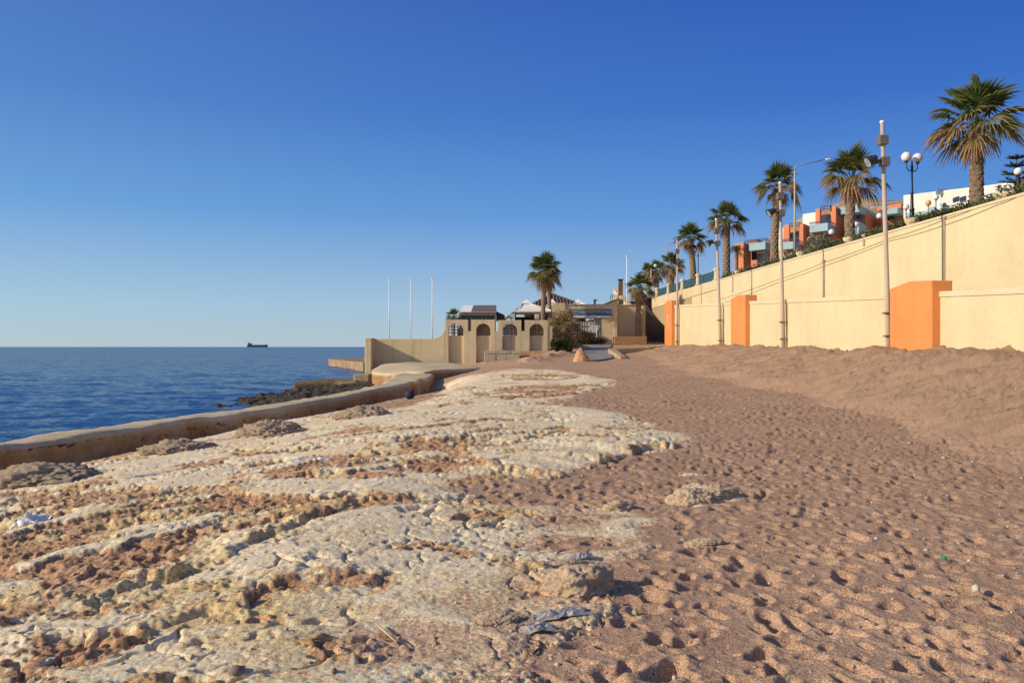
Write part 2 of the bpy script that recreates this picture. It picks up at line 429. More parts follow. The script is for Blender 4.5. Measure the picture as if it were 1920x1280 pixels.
def clods(x, y, cell, seed, prob=.8):
    """angular lumps of rubble, 0..1"""
    x = x + .35 * cell * perlin(x / cell * 1.7, y / cell * 1.7, seed); y = y + .35 * cell * perlin(x / cell * 1.7, y / cell * 1.7, seed + 5)
    i0 = np.floor(x / cell); j0 = np.floor(y / cell); s = np.zeros(x.shape)
    for di in (-1, 0, 1):
        for dj in (-1, 0, 1):
            i = i0 + di; j = j0 + dj
            dx = x - (i + cellrand(i, j, seed)) * cell; dy = y - (j + cellrand(i, j, seed + 1)) * cell
            r = cell * (.35 + .45 * cellrand(i, j, seed + 2)); an = cellrand(i, j, seed + 3) * 6.28
            c = np.cos(an); n = np.sin(an); u = dx * c + dy * n; v = (-dx * n + dy * c) * 1.35
            k = 1 - (np.abs(u) ** 2.6 + np.abs(v) ** 2.6) / r ** 2.6
            tilt = 1 + .6 * (u * c) / r
            s = np.maximum(s, np.where(cellrand(i, j, seed + 4) < prob, np.sqrt(np.maximum(k, 0)) * (r / cell) * 1.4 * tilt, 0))
    return s
def fields(X, Y):
    """heights of sand and rock plus material masks"""
    base = z0(X, Y)
    wx = X + .22 * fbm(X * 1.1, Y * 1.1, 4, 21); wy = Y + .22 * fbm(X * 1.1, Y * 1.1, 4, 31)
    Rd = sd_poly(wx, wy, SHELF)
    Rd = np.minimum(Rd, 2.5) + .10 * fbm(X * 4.5, Y * 4.5, 3, 320) + (.10 * fbm(X * 15, Y * 15, 3, 324) + .07 * fbm(X * 34, Y * 34, 2, 328)) / (1 + (np.maximum(Y, 0) / 12) ** 2)
    for P in ISLES: Rd = np.maximum(Rd, sd_poly(wx, wy, P) * 1.6 + .03)
    for P in HOLES: Rd = np.minimum(Rd, -sd_poly(wx, wy, P) * .8 + .02)
    rough = np.zeros(X.shape)
    w2x = wx + .07 * fbm(X * 4.5, Y * 4.5, 3, 301); w2y = wy + .07 * fbm(X * 4.5, Y * 4.5, 3, 305)
    dep = np.zeros(X.shape)
    for P in ROUGH:
        q = sd_poly(w2x, w2y, P)
        rough = np.maximum(rough, sstep(-.10, .10, q)); dep = np.maximum(dep, sstep(-.03, .07, q))
    isl = sstep(.22, .32, fbm((.8 * X + .6 * Y) * .8 + 3, (-.6 * X + .8 * Y) * 1.9, 4, 310))
    rough *= 1 - .85 * isl; dep *= 1 - isl
    rn = sstep(.30, .5, fbm(X * .7, Y * .7, 5, 44))
    rough = np.clip(np.maximum(rough * (.55 + .45 * sstep(-.35, .2, fbm(X * .9, Y * .9, 3, 61))), rn * .55), 0, 1)
    st = -.6 * X + .8 * Y; al = .8 * X + .6 * Y          # across and along the strata
    # ---- rock
    zr = base + .05 * np.tanh(Rd / .5) + .01 * np.clip(Rd, 0, 2) + .035 * fbm(X * .45, Y * .45, 3, 3)
    led = np.zeros(X.shape)
    for P, A, L in LEDGES:
        xs = [p[0] for p in P]; ys = [p[1] for p in P]
        m = (X > min(xs) - 3) & (X < max(xs) + 3) & (Y > min(ys) - 3) & (Y < max(ys) + 4)
        if not m.any(): continue
        x = X[m]; y = Y[m]
        d, u = sd_line(x + .15 * fbm(x * 2.2, y * 2.2, 3, 5) + .035 * fbm(x * 7, y * 7, 2, 55), y + .15 * fbm(x * 2.2, y * 2.2, 3, 8) + .035 * fbm(x * 7, y * 7, 2, 58), P)
        w = sstep(0, .08, u) * (1 - sstep(.92, 1, u)) * (.65 + .6 * perlin(u * 14, u * 0 + .3, 9))
        A = A * .38; h = A * np.exp(-np.maximum(d, 0) / (1.4 * L)) * sstep(-.05, .06, d) - .40 * A * np.exp(-((d + .06) / .07) ** 2)
        led[m] += h * w
        rough[m] = np.maximum(rough[m], np.clip(1.2 * w, 0, 1) * np.exp(-((d + .02) / .16) ** 2))
    zr += led
    saw = (st * 1.15 + .8 * fbm(X * .6, Y * .6, 3, 71)) % 1.0
    zr += .014 * (sstep(0, .10, saw) * (1 - saw)) * sstep(-.1, .5, fbm(X * .35, Y * .35, 2, 77)) * (1 - .3 * rough)
    fade = 1 / (1 + (np.maximum(Y, 0) / 16) ** 2)
    zr += rough * (.024 * (ridged(al * 1.6, st * 4.2, 4, 12) - .5) + .015 * fbm(al * 6, st * 10, 4, 15))
    big = sstep(.05, .5, rough)
    zr += -.042 * dep + big / (1 + (np.maximum(Y, 0) / 22) ** 2) * (.013 * clods(X, Y, .15, 200, .3) + .014 * clods(X, Y, .06, 210, .55) - .007)
    crk = sstep(.90, .985, 1 - np.abs(perlin(al * .55 + .4 * fbm(X * 1.6, Y * 1.6, 3, 220), st * 1.9 + .5 * fbm(X * 1.6, Y * 1.6, 3, 224), 228)))
    crk2 = sstep(.93, .99, 1 - np.abs(perlin(al * 1.7 + .5 * fbm(X * 2.3, Y * 2.3, 3, 230), st * 1.4 + .5 * fbm(X * 2.3, Y * 2.3, 3, 234), 238)))
    zr -= .05 * crk * sstep(-.1, .3, fbm(X * .5, Y * .5, 2, 240)) + .03 * crk2 * sstep(.0, .35, fbm(X * .6, Y * .6, 2, 244))
    pit = dents(X + .03 * perlin(X * 8, Y * 8, 3), Y + .03 * perlin(X * 8, Y * 8, 6), .15, .042, .032, .055, 50, .7)
    zr += np.minimum(pit, .01) * (.06 + .94 * rough)
    zr += (1 - rough) * (.005 * fbm(X * 9, Y * 9, 3, 24) + .022 * np.minimum(0, perlin(al * .8, st * 4.2, 28) - .12) * (.25 + sstep(8, 13, Y)))
    zr += .0045 * fbm(X * 24, Y * 24, 3, 35) + .004 * (ridged(X * 40, Y * 40, 2, 39) - .5) + fade * (.0035 * clods(X, Y, .034, 250, .5) + .005 * clods(X, Y, .055, 256, .10)) * sstep(-.35, .1, fbm(X * .9, Y * .9, 3, 37))
    zr -= .18 * sstep(.03, .45, -Rd)
    # ---- sand
    zs = bank(X, Y, base)
    t = bank_t(X, Y)
    zs = zs - .06 * sstep(.05, .7, Rd)
    fl = (1 - sstep(.0, .25, t))
    near = 1 - sstep(26, 44, Y)
    tr = .55 + .45 * sstep(-.35, .25, fbm(X * .35, Y * .35, 2, 88))
    dn = dents(X, Y, .18, .060, .033, .030, 1, .9) + .9 * dents(X + 3.3, Y + 1.7, .29, .094, .046, .038, 11, .8)
    zs += fl * near * tr * dn * (1 - .6 * sstep(.0, .35, Rd))
    zs += .010 * fbm(X * 1.9, Y * 1.9, 3, 91) + .004 * fbm(X * 14, Y * 14, 3, 95)
    bk = sstep(.05, .35, t)
    gul = ridged((X * .35 + Y) * 1.1, (X - Y * .3) * .35, 4, 101)
    zs += bk * (.15 * (gul - .5) + .07 * fbm((X * .5 + Y) * 3.5, X * 1.6, 4, 105) + .05 * clods(X, Y, .35, 260, .35) + .02 * clods(X, Y, .14, 266, .3))
    zs += .03 * np.maximum(0, fbm(X * 7, Y * 7, 3, 110)) * np.exp(-((t - .02) / .14) ** 2)
    bx, by = BERM
    db = np.abs(sd_line(X, Y, [bx, by])[0])
    zs += np.exp(-(db / .75) ** 2) * (.24 + .16 * fbm(X * 1.3, Y * 1.3, 4, 140)) * (1 + .0 * X)
    zs += .06 * np.exp(-(db / 1.3) ** 2) * np.maximum(0, fbm(X * 4, Y * 4, 3, 144))
    red = np.clip(rough * sstep(-.65, .05, fbm(X * .8, Y * .8, 3, 120)) * 1.15, 0, 1)
    tan = np.clip(rough + .45 * sstep(.0, .55, fbm(X * .7, Y * .7, 5, 130)), 0, 1)
    dust = np.clip(.62 * (1 - sstep(.0, .42, Rd)) + .30 * sstep(.15, .5, fbm(X * 1.1, Y * 1.1, 4, 401)) * (1 - sstep(.4, 1.4, Rd)) + .4 * dep * sstep(-.1, .3, fbm(X * 2, Y * 2, 3, 405)), 0, 1)
    return zs, zr, dict(rough=rough, red=red, tan=tan, dust=dust), bk

def zs_at(x, y):
    a = np.array([float(x)]); b = np.array([float(y)])
    s, r, _, _ = fields(a, b); return float(max(s[0], r[0]))

def grid_mesh(name, X, Y, Z, keep, attrs, m):
    nr, nc = X.shape
    ids = np.arange(nr * nc).reshape(nr, nc)
    q = np.stack([ids[:-1, :-1], ids[:-1, 1:], ids[1:, 1:], ids[1:, :-1]], -1)
    k = keep[:-1, :-1] | keep[:-1, 1:] | keep[1:, 1:] | keep[1:, :-1]
    q = q[k]
    used = np.unique(q); mp = np.full(nr * nc, -1, np.int64); mp[used] = np.arange(len(used))
    q = mp[q].astype(np.int32)
    co = np.stack([X.ravel()[used], Y.ravel()[used], Z.ravel()[used]], -1).astype(np.float32)
    me = bpy.data.meshes.new(name)
    me.vertices.add(len(co)); me.vertices.foreach_set('co', co.ravel())
    me.loops.add(q.size); me.loops.foreach_set('vertex_index', q.ravel())
    me.polygons.add(len(q)); me.polygons.foreach_set('loop_start', np.arange(0, q.size, 4, dtype=np.int32))
    for a, v in attrs.items():
        me.attributes.new(a, 'FLOAT', 'POINT').data.foreach_set('value', v.ravel()[used].astype(np.float32))
    me.materials.append(m); me.update(calc_edges=True); me.validate()
    o = bpy.data.objects.new(name, me); COL.objects.link(o)
    return o

# ------------------------------------------------------------------ ground materials
def attr(nt, n):
    a = nt.nodes.new('ShaderNodeAttribute'); a.attribute_name = n; return a.outputs['Fac']
def rock_material():
    m, nt, b = mat('coastal_limestone')
    co = coords(nt)
    n1 = noise(nt, 1.1, 7, .62, co); n2 = noise(nt, 7, 7, .65, co); n3 = noise(nt, 60, 5, .65, co); n4 = noise(nt, 240, 3, .6, co)
    pale = mix(nt, ramp(nt, n1, [(.36, 0), (.64, 1)]), (.76, .555, .325), (.85, .67, .415))
    tan_ = mix(nt, ramp(nt, n2, [(.35, 0), (.65, 1)]), (.58, .37, .165), (.68, .475, .24))
    red = mix(nt, ramp(nt, n2, [(.35, 0), (.65, 1)]), (.33, .17, .088), (.47, .28, .155))
    tf = ramp(nt, math_(nt, 'ADD', attr(nt, 'tan'), math_(nt, 'MULTIPLY', math_(nt, 'SUBTRACT', n2, .5), 1.3)), [(.25, 0), (.75, 1)])
    rf = ramp(nt, math_(nt, 'ADD', attr(nt, 'red'), math_(nt, 'MULTIPLY', math_(nt, 'SUBTRACT', n2, .5), 1.6)), [(.25, 0), (.70, .92)])
    c = mix(nt, tf, pale, tan_)
    c = mix(nt, rf, c, red)
    df_ = ramp(nt, math_(nt, 'ADD', attr(nt, 'dust'), math_(nt, 'MULTIPLY', math_(nt, 'SUBTRACT', n3, .5), 1.6)), [(.45, 0), (.62, .9)])
    salt = math_(nt, 'MULTIPLY', ramp(nt, noise(nt, 2.3, 6, .7, co), [(.62, 0), (.72, 1)]), .45)
    c = mix(nt, salt, c, (.78, .66, .48))
    c = mix(nt, df_, c, mix(nt, n2, (.46, .295, .18), (.56, .37, .235)))
    # crumbly grain: random tone per grain, two sizes
    for sc, amt in ((55, .62), (130, .5)):
        v = nt.nodes.new('ShaderNodeTexVoronoi'); v.inputs['Scale'].default_value = sc; nt.links.new(co, v.inputs['Vector'])
        g = nt.nodes.new('ShaderNodeSeparateColor'); nt.links.new(v.outputs['Color'], g.inputs[0])
        c = mix(nt, amt, c, ramp(nt, g.outputs[0], [(0, (.20, .17, .15)), (.16, (.42, .40, .38)), (.5, (.58, .575, .57)), (1, (.86, .85, .83))]), 'OVERLAY')
    grit = ramp(nt, n3, [(.30, (.22, .20, .18)), (.5, (.52, .52, .52)), (.7, (.85, .84, .82))])
    c = mix(nt, .4, c, grit, 'OVERLAY')
    nt.links.new(c, b.inputs['Base Color'])
    b.inputs['Roughness'].default_value = .95; b.inputs['Specular IOR Level'].default_value = .15
    h = math_(nt, 'ADD', math_(nt, 'MULTIPLY', noise(nt, 28, 6, .72, co), 1.6), math_(nt, 'MULTIPLY', n4, .35))
    bump(nt, b, h, .8, .014)
    return m
def sand_material():
    m, nt, b = mat('reddish_coarse_sand')
    co = coords(nt)
    n1 = noise(nt, .7, 5, .6, co); n2 = noise(nt, 5, 6, .65, co)
    c = mix(nt, ramp(nt, n1, [(.35, 0), (.65, 1)]), (.475, .295, .182), (.55, .355, .22))
    c = mix(nt, math_(nt, 'MULTIPLY', attr(nt, 'bank'), .75), c, (.385, .25, .155))
    c = mix(nt, math_(nt, 'MULTIPLY', ramp(nt, n2, [(.5, 0), (.72, 1)]), .35), c, (.40, .235, .155))
    v = nt.nodes.new('ShaderNodeTexVoronoi'); v.inputs['Scale'].default_value = 190; nt.links.new(co, v.inputs['Vector'])
    g = nt.nodes.new('ShaderNodeSeparateColor'); nt.links.new(v.outputs['Color'], g.inputs[0])
    gr = ramp(nt, g.outputs[0], [(0, (.12, .10, .09)), (.3, (.42, .42, .42)), (.7, (.58, .57, .56)), (.93, (.72, .7, .68)), (1, (1, .97, .9))])
    c = mix(nt, .8, c, gr, 'OVERLAY')
    v2 = nt.nodes.new('ShaderNodeTexVoronoi'); v2.inputs['Scale'].default_value = 34; nt.links.new(co, v2.inputs['Vector'])
    g2 = nt.nodes.new('ShaderNodeSeparateColor'); nt.links.new(v2.outputs['Color'], g2.inputs[0])
    chip = math_(nt, 'MULTIPLY', math_(nt, 'GREATER_THAN', g2.outputs[0], .972), math_(nt, 'LESS_THAN', v2.outputs['Distance'], .30))
    c = mix(nt, chip, c, (.62, .54, .44))
    dk = math_(nt, 'MULTIPLY', math_(nt, 'GREATER_THAN', g2.outputs[1], .965), math_(nt, 'LESS_THAN', v2.outputs['Distance'], .25))
    c = mix(nt, dk, c, (.10, .07, .06))
    nt.links.new(c, b.inputs['Base Color'])
    b.inputs['Roughness'].default_value = .95; b.inputs['Specular IOR Level'].default_value = .15
    h = math_(nt, 'ADD', g.outputs[1], math_(nt, 'MULTIPLY', noise(nt, 45, 4, .65, co), 3.0))
    bump(nt, b, h, .75, .008)
    return m
def sea_material():
    m, nt, b = mat('sea_water')
    nt.nodes.remove(b)
    sw = noise(nt, .011, 4, .55, coords(nt, 'Object', (.45, 1.7, 1)))
    df = nt.nodes.new('ShaderNodeBsdfDiffuse'); gl = nt.nodes.new('ShaderNodeBsdfGlossy'); gl.inputs['Roughness'].default_value = .12
    nt.links.new(ramp(nt, sw, [(.36, (.023, .088, .205)), (.64, (.038, .122, .26))]), df.inputs[0])
    # wavelets: tilt the surface normal by a vector noise
    def vn(scale, vec):
        n = nt.nodes.new('ShaderNodeTexNoise'); n.inputs['Scale'].default_value = scale; n.inputs['Detail'].default_value = 4
        nt.links.new(coords(nt, 'Object', vec), n.inputs['Vector'])
        v = nt.nodes.new('ShaderNodeVectorMath'); v.operation = 'SUBTRACT'; v.inputs[1].default_value = (.5, .5, .5); nt.links.new(n.outputs['Color'], v.inputs[0])
        return v.outputs[0]
    def vm(op, a, b):
        v = nt.nodes.new('ShaderNodeVectorMath'); v.operation = op
        for i, q in enumerate((a, b)):
            if isinstance(q, tuple): v.inputs[i].default_value = q
            elif q is not None: nt.links.new(q, v.inputs[i])
        return v.outputs[0]
    geo = nt.nodes.new('ShaderNodeNewGeometry')
    tilt = vm('ADD', vm('MULTIPLY', vn(.55, (.5, 1.3, 1)), (.5, .9, 0)), vm('MULTIPLY', vn(3.2, (.7, 1.2, 1)), (.45, .6, 0)))
    nrm = vm('NORMALIZE', vm('ADD', geo.outputs['Normal'], tilt), None)
    nt.links.new(nrm, gl.inputs['Normal'])
    fr = nt.nodes.new('ShaderNodeFresnel'); fr.inputs[0].default_value = 1.33; nt.links.new(nrm, fr.inputs['Normal'])
    mx = nt.nodes.new('ShaderNodeMixShader')
    nt.links.new(math_(nt, 'MULTIPLY', fr.outputs[0], .66), mx.inputs[0])
    nt.links.new(df.outputs[0], mx.inputs[1]); nt.links.new(gl.outputs[0], mx.inputs[2])
    nt.links.new(mx.outputs[0], nt.nodes['Material Output'].inputs[0])
    return m

# ------------------------------------------------------------------ beach: rock shelf and sand, two sheets that interleave
def rows(y, y1, k, lo, hi):
    out = []
    while y < y1:
        out.append(y); y += min(max(k * y * y, lo), hi)
    return np.array(out)
yr = np.concatenate([np.linspace(-14, .2, 30), rows(.4, 2.2, .01, .03, .05), rows(2.2, 67, .00055, .0075, .10)])
cr = np.arange(-1.12, .98, .00175)
YY = np.repeat(yr[:, None], len(cr), 1)
XX = cr[None, :] * np.sqrt((YY + 1) ** 2 + 7)
FR = [(-14.5, 6.0, .9, -.35), (-12.2, 10, .95, -.30), (-9.7, 14.0, .95, -.25), (-8.95, 16, .95, -.24), (-8.5, 18, .95, -.23), (-7.8, 20, .95, -.19), (-6.9, 21.8, .9, -.15),
      (-6.15, 24, .85, -.08), (-5.4, 26.5, .8, 0), (-4.65, 29.5, .85, .08), (-4.15, 32, 1.15, .12), (-3.75, 35, 1.7, .20), (-3.7, 38, 2.0, .24), (-3.95, 40.5, 2.1, .27)]
WX = np.interp(YY, [f[1] for f in FR], [f[0] for f in FR]) - np.where(YY > 40.5, (YY - 40.5) * .25, 0)
ZS, ZR, MK, BK = fields(XX, YY)
inside = (XX > WX - .55) & (XX < Xl(YY) + .12) & ~((YY > 52.25) & (XX < 2.5)) & (YY < 66)
sand = grid_mesh('beach_sand', XX, YY, ZS, inside & (ZS > ZR - .04), dict(bank=BK), sand_material())
tag(sand, 'coarse reddish sand covered with footprints, banked up against the wall', 'sand', kind='structure')
shelf = grid_mesh('rock_shelf', XX, YY, ZR, inside & (ZR > ZS - .04), MK, rock_material())
tag(shelf, 'pale pitted limestone shelf between the sand and the sea wall', 'rock', kind='structure')
del XX, YY, ZS, ZR, BK, MK, WX, inside

# ------------------------------------------------------------------ sea
ys = rows(9, 30000, .0003, .08, 4000)
ys = np.concatenate([[-60, -30, -10, 0, 5], ys])
cs = np.arange(-1.9, .7, .0045)
SY = np.repeat(ys[:, None], len(cs), 1); SX = cs[None, :] * np.sqrt((SY + 1) ** 2 + 60)
fd = 1 / (1 + (np.maximum(SY, 0) / 500) ** 2)
SZ = SEA + fd * (.10 * fbm(SX * .10, SY * .22, 2, 3) + .10 * fbm(SX * .26, SY * .75, 3, 9) + .045 * fbm(SX * 1.3, SY * 2.6, 3, 15))
sea = grid_mesh('sea', SX, SY, SZ, np.ones(SX.shape, bool), {}, sea_material())
tag(sea, 'calm deep blue sea reaching the horizon', 'sea', kind='structure')
del SX, SY, SZ, fd

# dark weathered rock between the sea wall and the water
gy = np.arange(8, 56, .10); gx = np.arange(-22, -2.6, .08)
GY = np.repeat(gy[:, None], len(gx), 1); GX = np.repeat(gx[None, :], len(gy), 0)
fx = np.interp(GY, [f[1] for f in FR], [f[0] for f in FR]) - np.where(GY > 40.5, (GY - 40.5) * .12, 0)
wd = np.interp(GY, [8, 20, 28, 33, 38, 45, 52, 56], [1.5, 1.7, 2.2, 3.6, 7.0, 7.6, 6.6, 5.5])
d = fx - .35 - GX
tt = d / wd + .13 * fbm(GX * .5, GY * .5, 3, 4)
GZ = -.26 - .82 * np.clip(tt, 0, 1.7) - .12 * (GY < 30) + .20 * fbm(GX * .8, GY * .8, 4, 13) + .20 * (ridged(GX * 1.6, GY * 1.6, 4, 16) - .5) + .07 * fbm(GX * 5, GY * 5, 3, 19)
GZ = np.where(d < .7, np.minimum(GZ, -.35), GZ)
ok = (d > -.3) & (tt < 1.35)
srk = grid_mesh('shore_rocks', GX, GY, GZ, ok, {}, M['dark_rock'])
tag(srk, 'dark pitted wave-worn rock at the water edge beyond the sea wall', 'rock', kind='structure')

# hillside behind the tall wall
gy = np.concatenate([np.arange(4, 140, 1.2), np.arange(140, 420, 8)]); gu = np.concatenate([np.arange(.3, 8, .4), np.arange(8, 130, 2.0), np.arange(130, 400, 12)])
HY = np.repeat(gy[:, None], len(gu), 1); HU = np.repeat(gu[None, :], len(gy), 0)
HX = Xu(np.minimum(HY, 68)) + HU
HZ = WTOP + .12 + .27 * np.maximum(0, HU - 4.5) - .1 * np.maximum(0, HU - 70) + .25 * fbm(HX * .12, HY * .12, 3, 4)
hs = grid_mesh('hillside', HX, HY, HZ, np.ones(HX.shape, bool), {}, plain('dry_hillside', (.22, .17, .10), .95, 0, .3, .4, .4, 6))
tag(hs, 'dry slope rising behind the tall cream wall', 'hillside', kind='structure')
def hill_z(x, y):
    u = x - Xu(min(y, 68)); return WTOP + .12 + .27 * max(0, u - 4.5)
gx = np.arange(70, 260, 3.0); gy = np.arange(260, 420, 5.0)
HX = np.repeat(gx[None, :], len(gy), 0); HY = np.repeat(gy[:, None], len(gx), 1)
HZ = 20 + 39.5 * np.exp(-((HX - 150) / 50) ** 4) * np.exp(-((HY - 330) / 60) ** 4) + 1.2 * fbm(HX * .05, HY * .05, 4, 6)
hb = grid_mesh('hill', HX, HY, HZ, np.ones(HX.shape, bool), {}, plain('bare_brown_hill', (.36, .27, .16), .95, 0, .25, .12, .4, 2))
tag(hb, 'bare brown hill rising behind the terracotta houses', 'hill', kind='structure')

# strip of ground between the two walls
wv = []; wf = []
for i, y in enumerate(np.arange(6, 60.1, 1.5)):
    wv += [(Xl(y) + .28, y, ltop(y) - .45), (Xu(y) + .1, y, ltop(y) - .42)]
    if i: wf.append((2 * i - 2, 2 * i - 1, 2 * i + 1, 2 * i))
wm = MB(); wm.add(wv, wf)
tag(wm.build('footpath', M['path']), 'narrow strip of ground between the low and the tall wall', 'footpath', kind='structure')
# terrace behind the arcade wall, and its sea edge
t = MB(); t.prism([(-8.75, 52.75), (9.8, 52.75), (12.6, 66), (12.2, 95), (-8.7, 95)], -2.2, 1.28)
tag(t.build('terrace', M['ledge_stone']), 'raised terrace behind the arcaded wall', 'terrace', kind='structure')
# grey path from the beach up to the gate, laid on the sand
pv = []; pf = []
for i in range(25):
    y = 43.6 + i * .735
    xa = np.interp(y, [43.6, 46, 61.2], [4.45, 4.3, 5.4]); xb = np.interp(y, [43.6, 46, 61.2], [4.6, 5.8, 7.6])
    for k in range(7):
        x = xa + (xb - xa) * k / 6
        pv.append((x, y, float(bank(np.array([x]), np.array([y]), z0(np.array([x]), np.array([y])))[0]) + .07))
for i in range(24):
    for k in range(6): pf.append((i * 7 + k, i * 7 + k + 1, (i + 1) * 7 + k + 1, (i + 1) * 7 + k))
pb = MB(); pb.add(pv, pf)
tag(pb.build('path', M['path'], smooth=True), 'short grey paved path leading up to the gate', 'path', kind='structure')
# ================================================================== SEA WALL, SLABS, JETTIES
from mathutils import noise as mn
def resample(P, step):
    out = []
    for a, b in zip(P[:-1], P[1:]):
        a = Vector(a); b = Vector(b); n = max(1, int((b - a).xy.length / step) if len(a) > 2 else 1)
        for i in range(n): out.append(a.lerp(b, i / n))
    out.append(Vector(P[-1])); return out
def smooth_poly(P, it=2, closed=False):
    for _ in range(it):
        n = len(P); Q = []
        rng = range(n) if closed else range(n - 1)
        if not closed: Q.append(P[0])
        for i in rng:
            a, b = P[i], P[(i + 1) % n]
            Q += [a * .75 + b * .25, a * .25 + b * .75]
        if not closed: Q.append(P[-1])
        P = Q
    return P
def sea_wall():
    st = [Vector((x, y, w, z)) for x, y, w, z in FR]
    st = smooth_poly(st, 2)
    pts = []
    for a, b in zip(st[:-1], st[1:]):
        n = max(1, int((Vector((b[0], b[1])) - Vector((a[0], a[1]))).length / .11))
        pts += [a.lerp(b, i / n) for i in range(n)]
    pts.append(st[-1])
    prof = [(-.10, -1.25), (-.07, -.9), (-.05, -.62), (-.03, -.42), (-.01, -.25), (0, -.12), (.03, -.05), (.09, -.012)]
    vs = []; n = 0; sa = []
    for i, p in enumerate(pts):
        a = pts[max(0, i - 2)]; b = pts[min(len(pts) - 1, i + 2)]
        t = Vector((b[0] - a[0], b[1] - a[1])).normalized(); nr = Vector((-t.y, t.x))
        w = p[2] + .10 * mn.noise((p[0] * .9, p[1] * .9, 3)); w *= 1 if i < len(pts) - 14 else math.sqrt(max(.02, 1 - ((i - len(pts) + 14) / 14.5) ** 2)) * .5 + .5
        ring = [(o, z) for o, z in prof] + [(w * k / 8, .012 * math.sin(math.pi * k / 8)) for k in range(1, 8)] + [(w - o, z) for o, z in reversed(prof)]
        for o, z in ring:
            q = Vector((p[0] + nr.x * o, p[1] + nr.y * o, p[3] + z))
            k = mn.fractal(q * 1.7, 1.0, 2.0, 5) * .045 + mn.noise(q * 9) * .012
            sd = 1 if o < w * .5 else -1
            edge = .25 + .75 * min(1, max(0, -z / .25))
            q.x -= nr.x * k * sd * edge; q.y -= nr.y * k * sd * edge
            q.z += (mn.fractal(Vector((q.x * .8, q.y * .8, 1)), 1, 2, 4) * .05 if z > -.3 else 0) + mn.noise(q * 6) * .008
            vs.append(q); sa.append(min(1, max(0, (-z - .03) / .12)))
        n = len(ring)
    fs = [(i * n + k, i * n + k + 1, (i + 1) * n + k + 1, (i + 1) * n + k) for i in range(len(pts) - 1) for k in range(n - 1)]
    fs += [tuple((len(pts) - 1) * n + k for k in range(n))]
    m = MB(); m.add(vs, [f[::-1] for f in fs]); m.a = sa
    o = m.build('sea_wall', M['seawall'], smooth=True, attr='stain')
    tag(o, 'long low curving concrete sea wall with a worn top, brown stained face', 'sea wall')
sea_wall()
def slab(name, outline, zc, skirt, mt, label, cat, amp=.05):
    P = [Vector(p) for p in outline]
    P = smooth_poly(P, 2, True)
    n0 = []
    for a, b in zip(P, P[1:] + P[:1]):
        k = max(1, int((b - a).length / .15)); n0 += [a.lerp(b, i / k) for i in range(k)]
    P = n0; n = len(P)
    c = sum(P, Vector()) / n; c.z = zc
    vs = []; rings = [0.02, .15, .3, .45, .6, .75, .87, .94, .975, 1.0]
    for r in rings:
        for p in P:
            q = c.lerp(p, r); q.z = zc + (p.z - zc) * r ** 2
            if r > .96: q.z -= .03 * (r - .96) / .04
            q.z += mn.fractal(Vector((q.x * .7, q.y * .7, 5)), 1, 2, 5) * amp
            vs.append(q)
    for dz, ex in ((-.06, 1.004), (-.2, 1.0), (-.35, .995), (-.55, .99), (skirt, .985)):
        for p in P:
            q = c.lerp(p, ex); q.z = p.z + dz
            k = 1 + mn.fractal(q * 1.4, 1, 2, 4) * .012
            q.x = c.x + (q.x - c.x) * k; q.y = c.y + (q.y - c.y) * k
            q.z += mn.noise(Vector((q.x, q.y, 2))) * .03
            vs.append(q)
    L = len(rings) + 5
    fs = [(i * n + k, i * n + (k + 1) % n, (i + 1) * n + (k + 1) % n, (i + 1) * n + k) for i in range(L - 1) for k in range(n)]
    fs.append(tuple(range(n)))
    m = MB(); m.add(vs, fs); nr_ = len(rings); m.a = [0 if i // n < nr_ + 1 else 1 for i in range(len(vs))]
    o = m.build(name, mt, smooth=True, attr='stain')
    bm = bmesh.new(); bm.from_mesh(o.data); bmesh.ops.recalc_face_normals(bm, faces=bm.faces); bm.to_mesh(o.data); bm.free()
    return tag(o, label, cat)
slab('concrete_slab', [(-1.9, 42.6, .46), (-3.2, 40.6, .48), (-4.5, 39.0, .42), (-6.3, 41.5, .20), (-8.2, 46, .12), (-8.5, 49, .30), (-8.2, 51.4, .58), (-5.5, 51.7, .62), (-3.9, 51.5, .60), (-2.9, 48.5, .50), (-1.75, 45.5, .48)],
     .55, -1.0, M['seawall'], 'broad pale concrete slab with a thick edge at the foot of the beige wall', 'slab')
m = MB(); m.prism([(-29.5, 128), (-18.6, 99.5), (-15.4, 101), (-12, 118), (-12, 150), (-28, 150)], -3.2, -.34)
m.prism([(-22, 118), (-16.8, 104), (-13.5, 106), (-13, 148), (-20, 148)], -.339, -.1)
tag(m.build('quay', M['quay'], bevel=.08), 'low reddish brown concrete quay jutting into the sea behind the end of the beige wall', 'quay')
m = MB(); m.prism([(-14.0, 51.2), (-13.7, 49.8), (-11.2, 50.2), (-9.6, 49.2), (-9.2, 52.6), (-12.6, 53.2)], -2.6, [-.62, -.66, -.56, -.5, -.45, -.5])
tag(m.build('jetty', M['jetty'], bevel=.15), 'short low algae-stained jetty at the end of the dark rocks', 'jetty')
m = MB(); m.box(-9.95, -8.95, 49.9, 50.9, -1.2, -.12)
tag(m.build('concrete_step', M['ledge_stone'], bevel=.08), 'small worn concrete step at the foot of the beige end pier above the dark rocks', 'step')

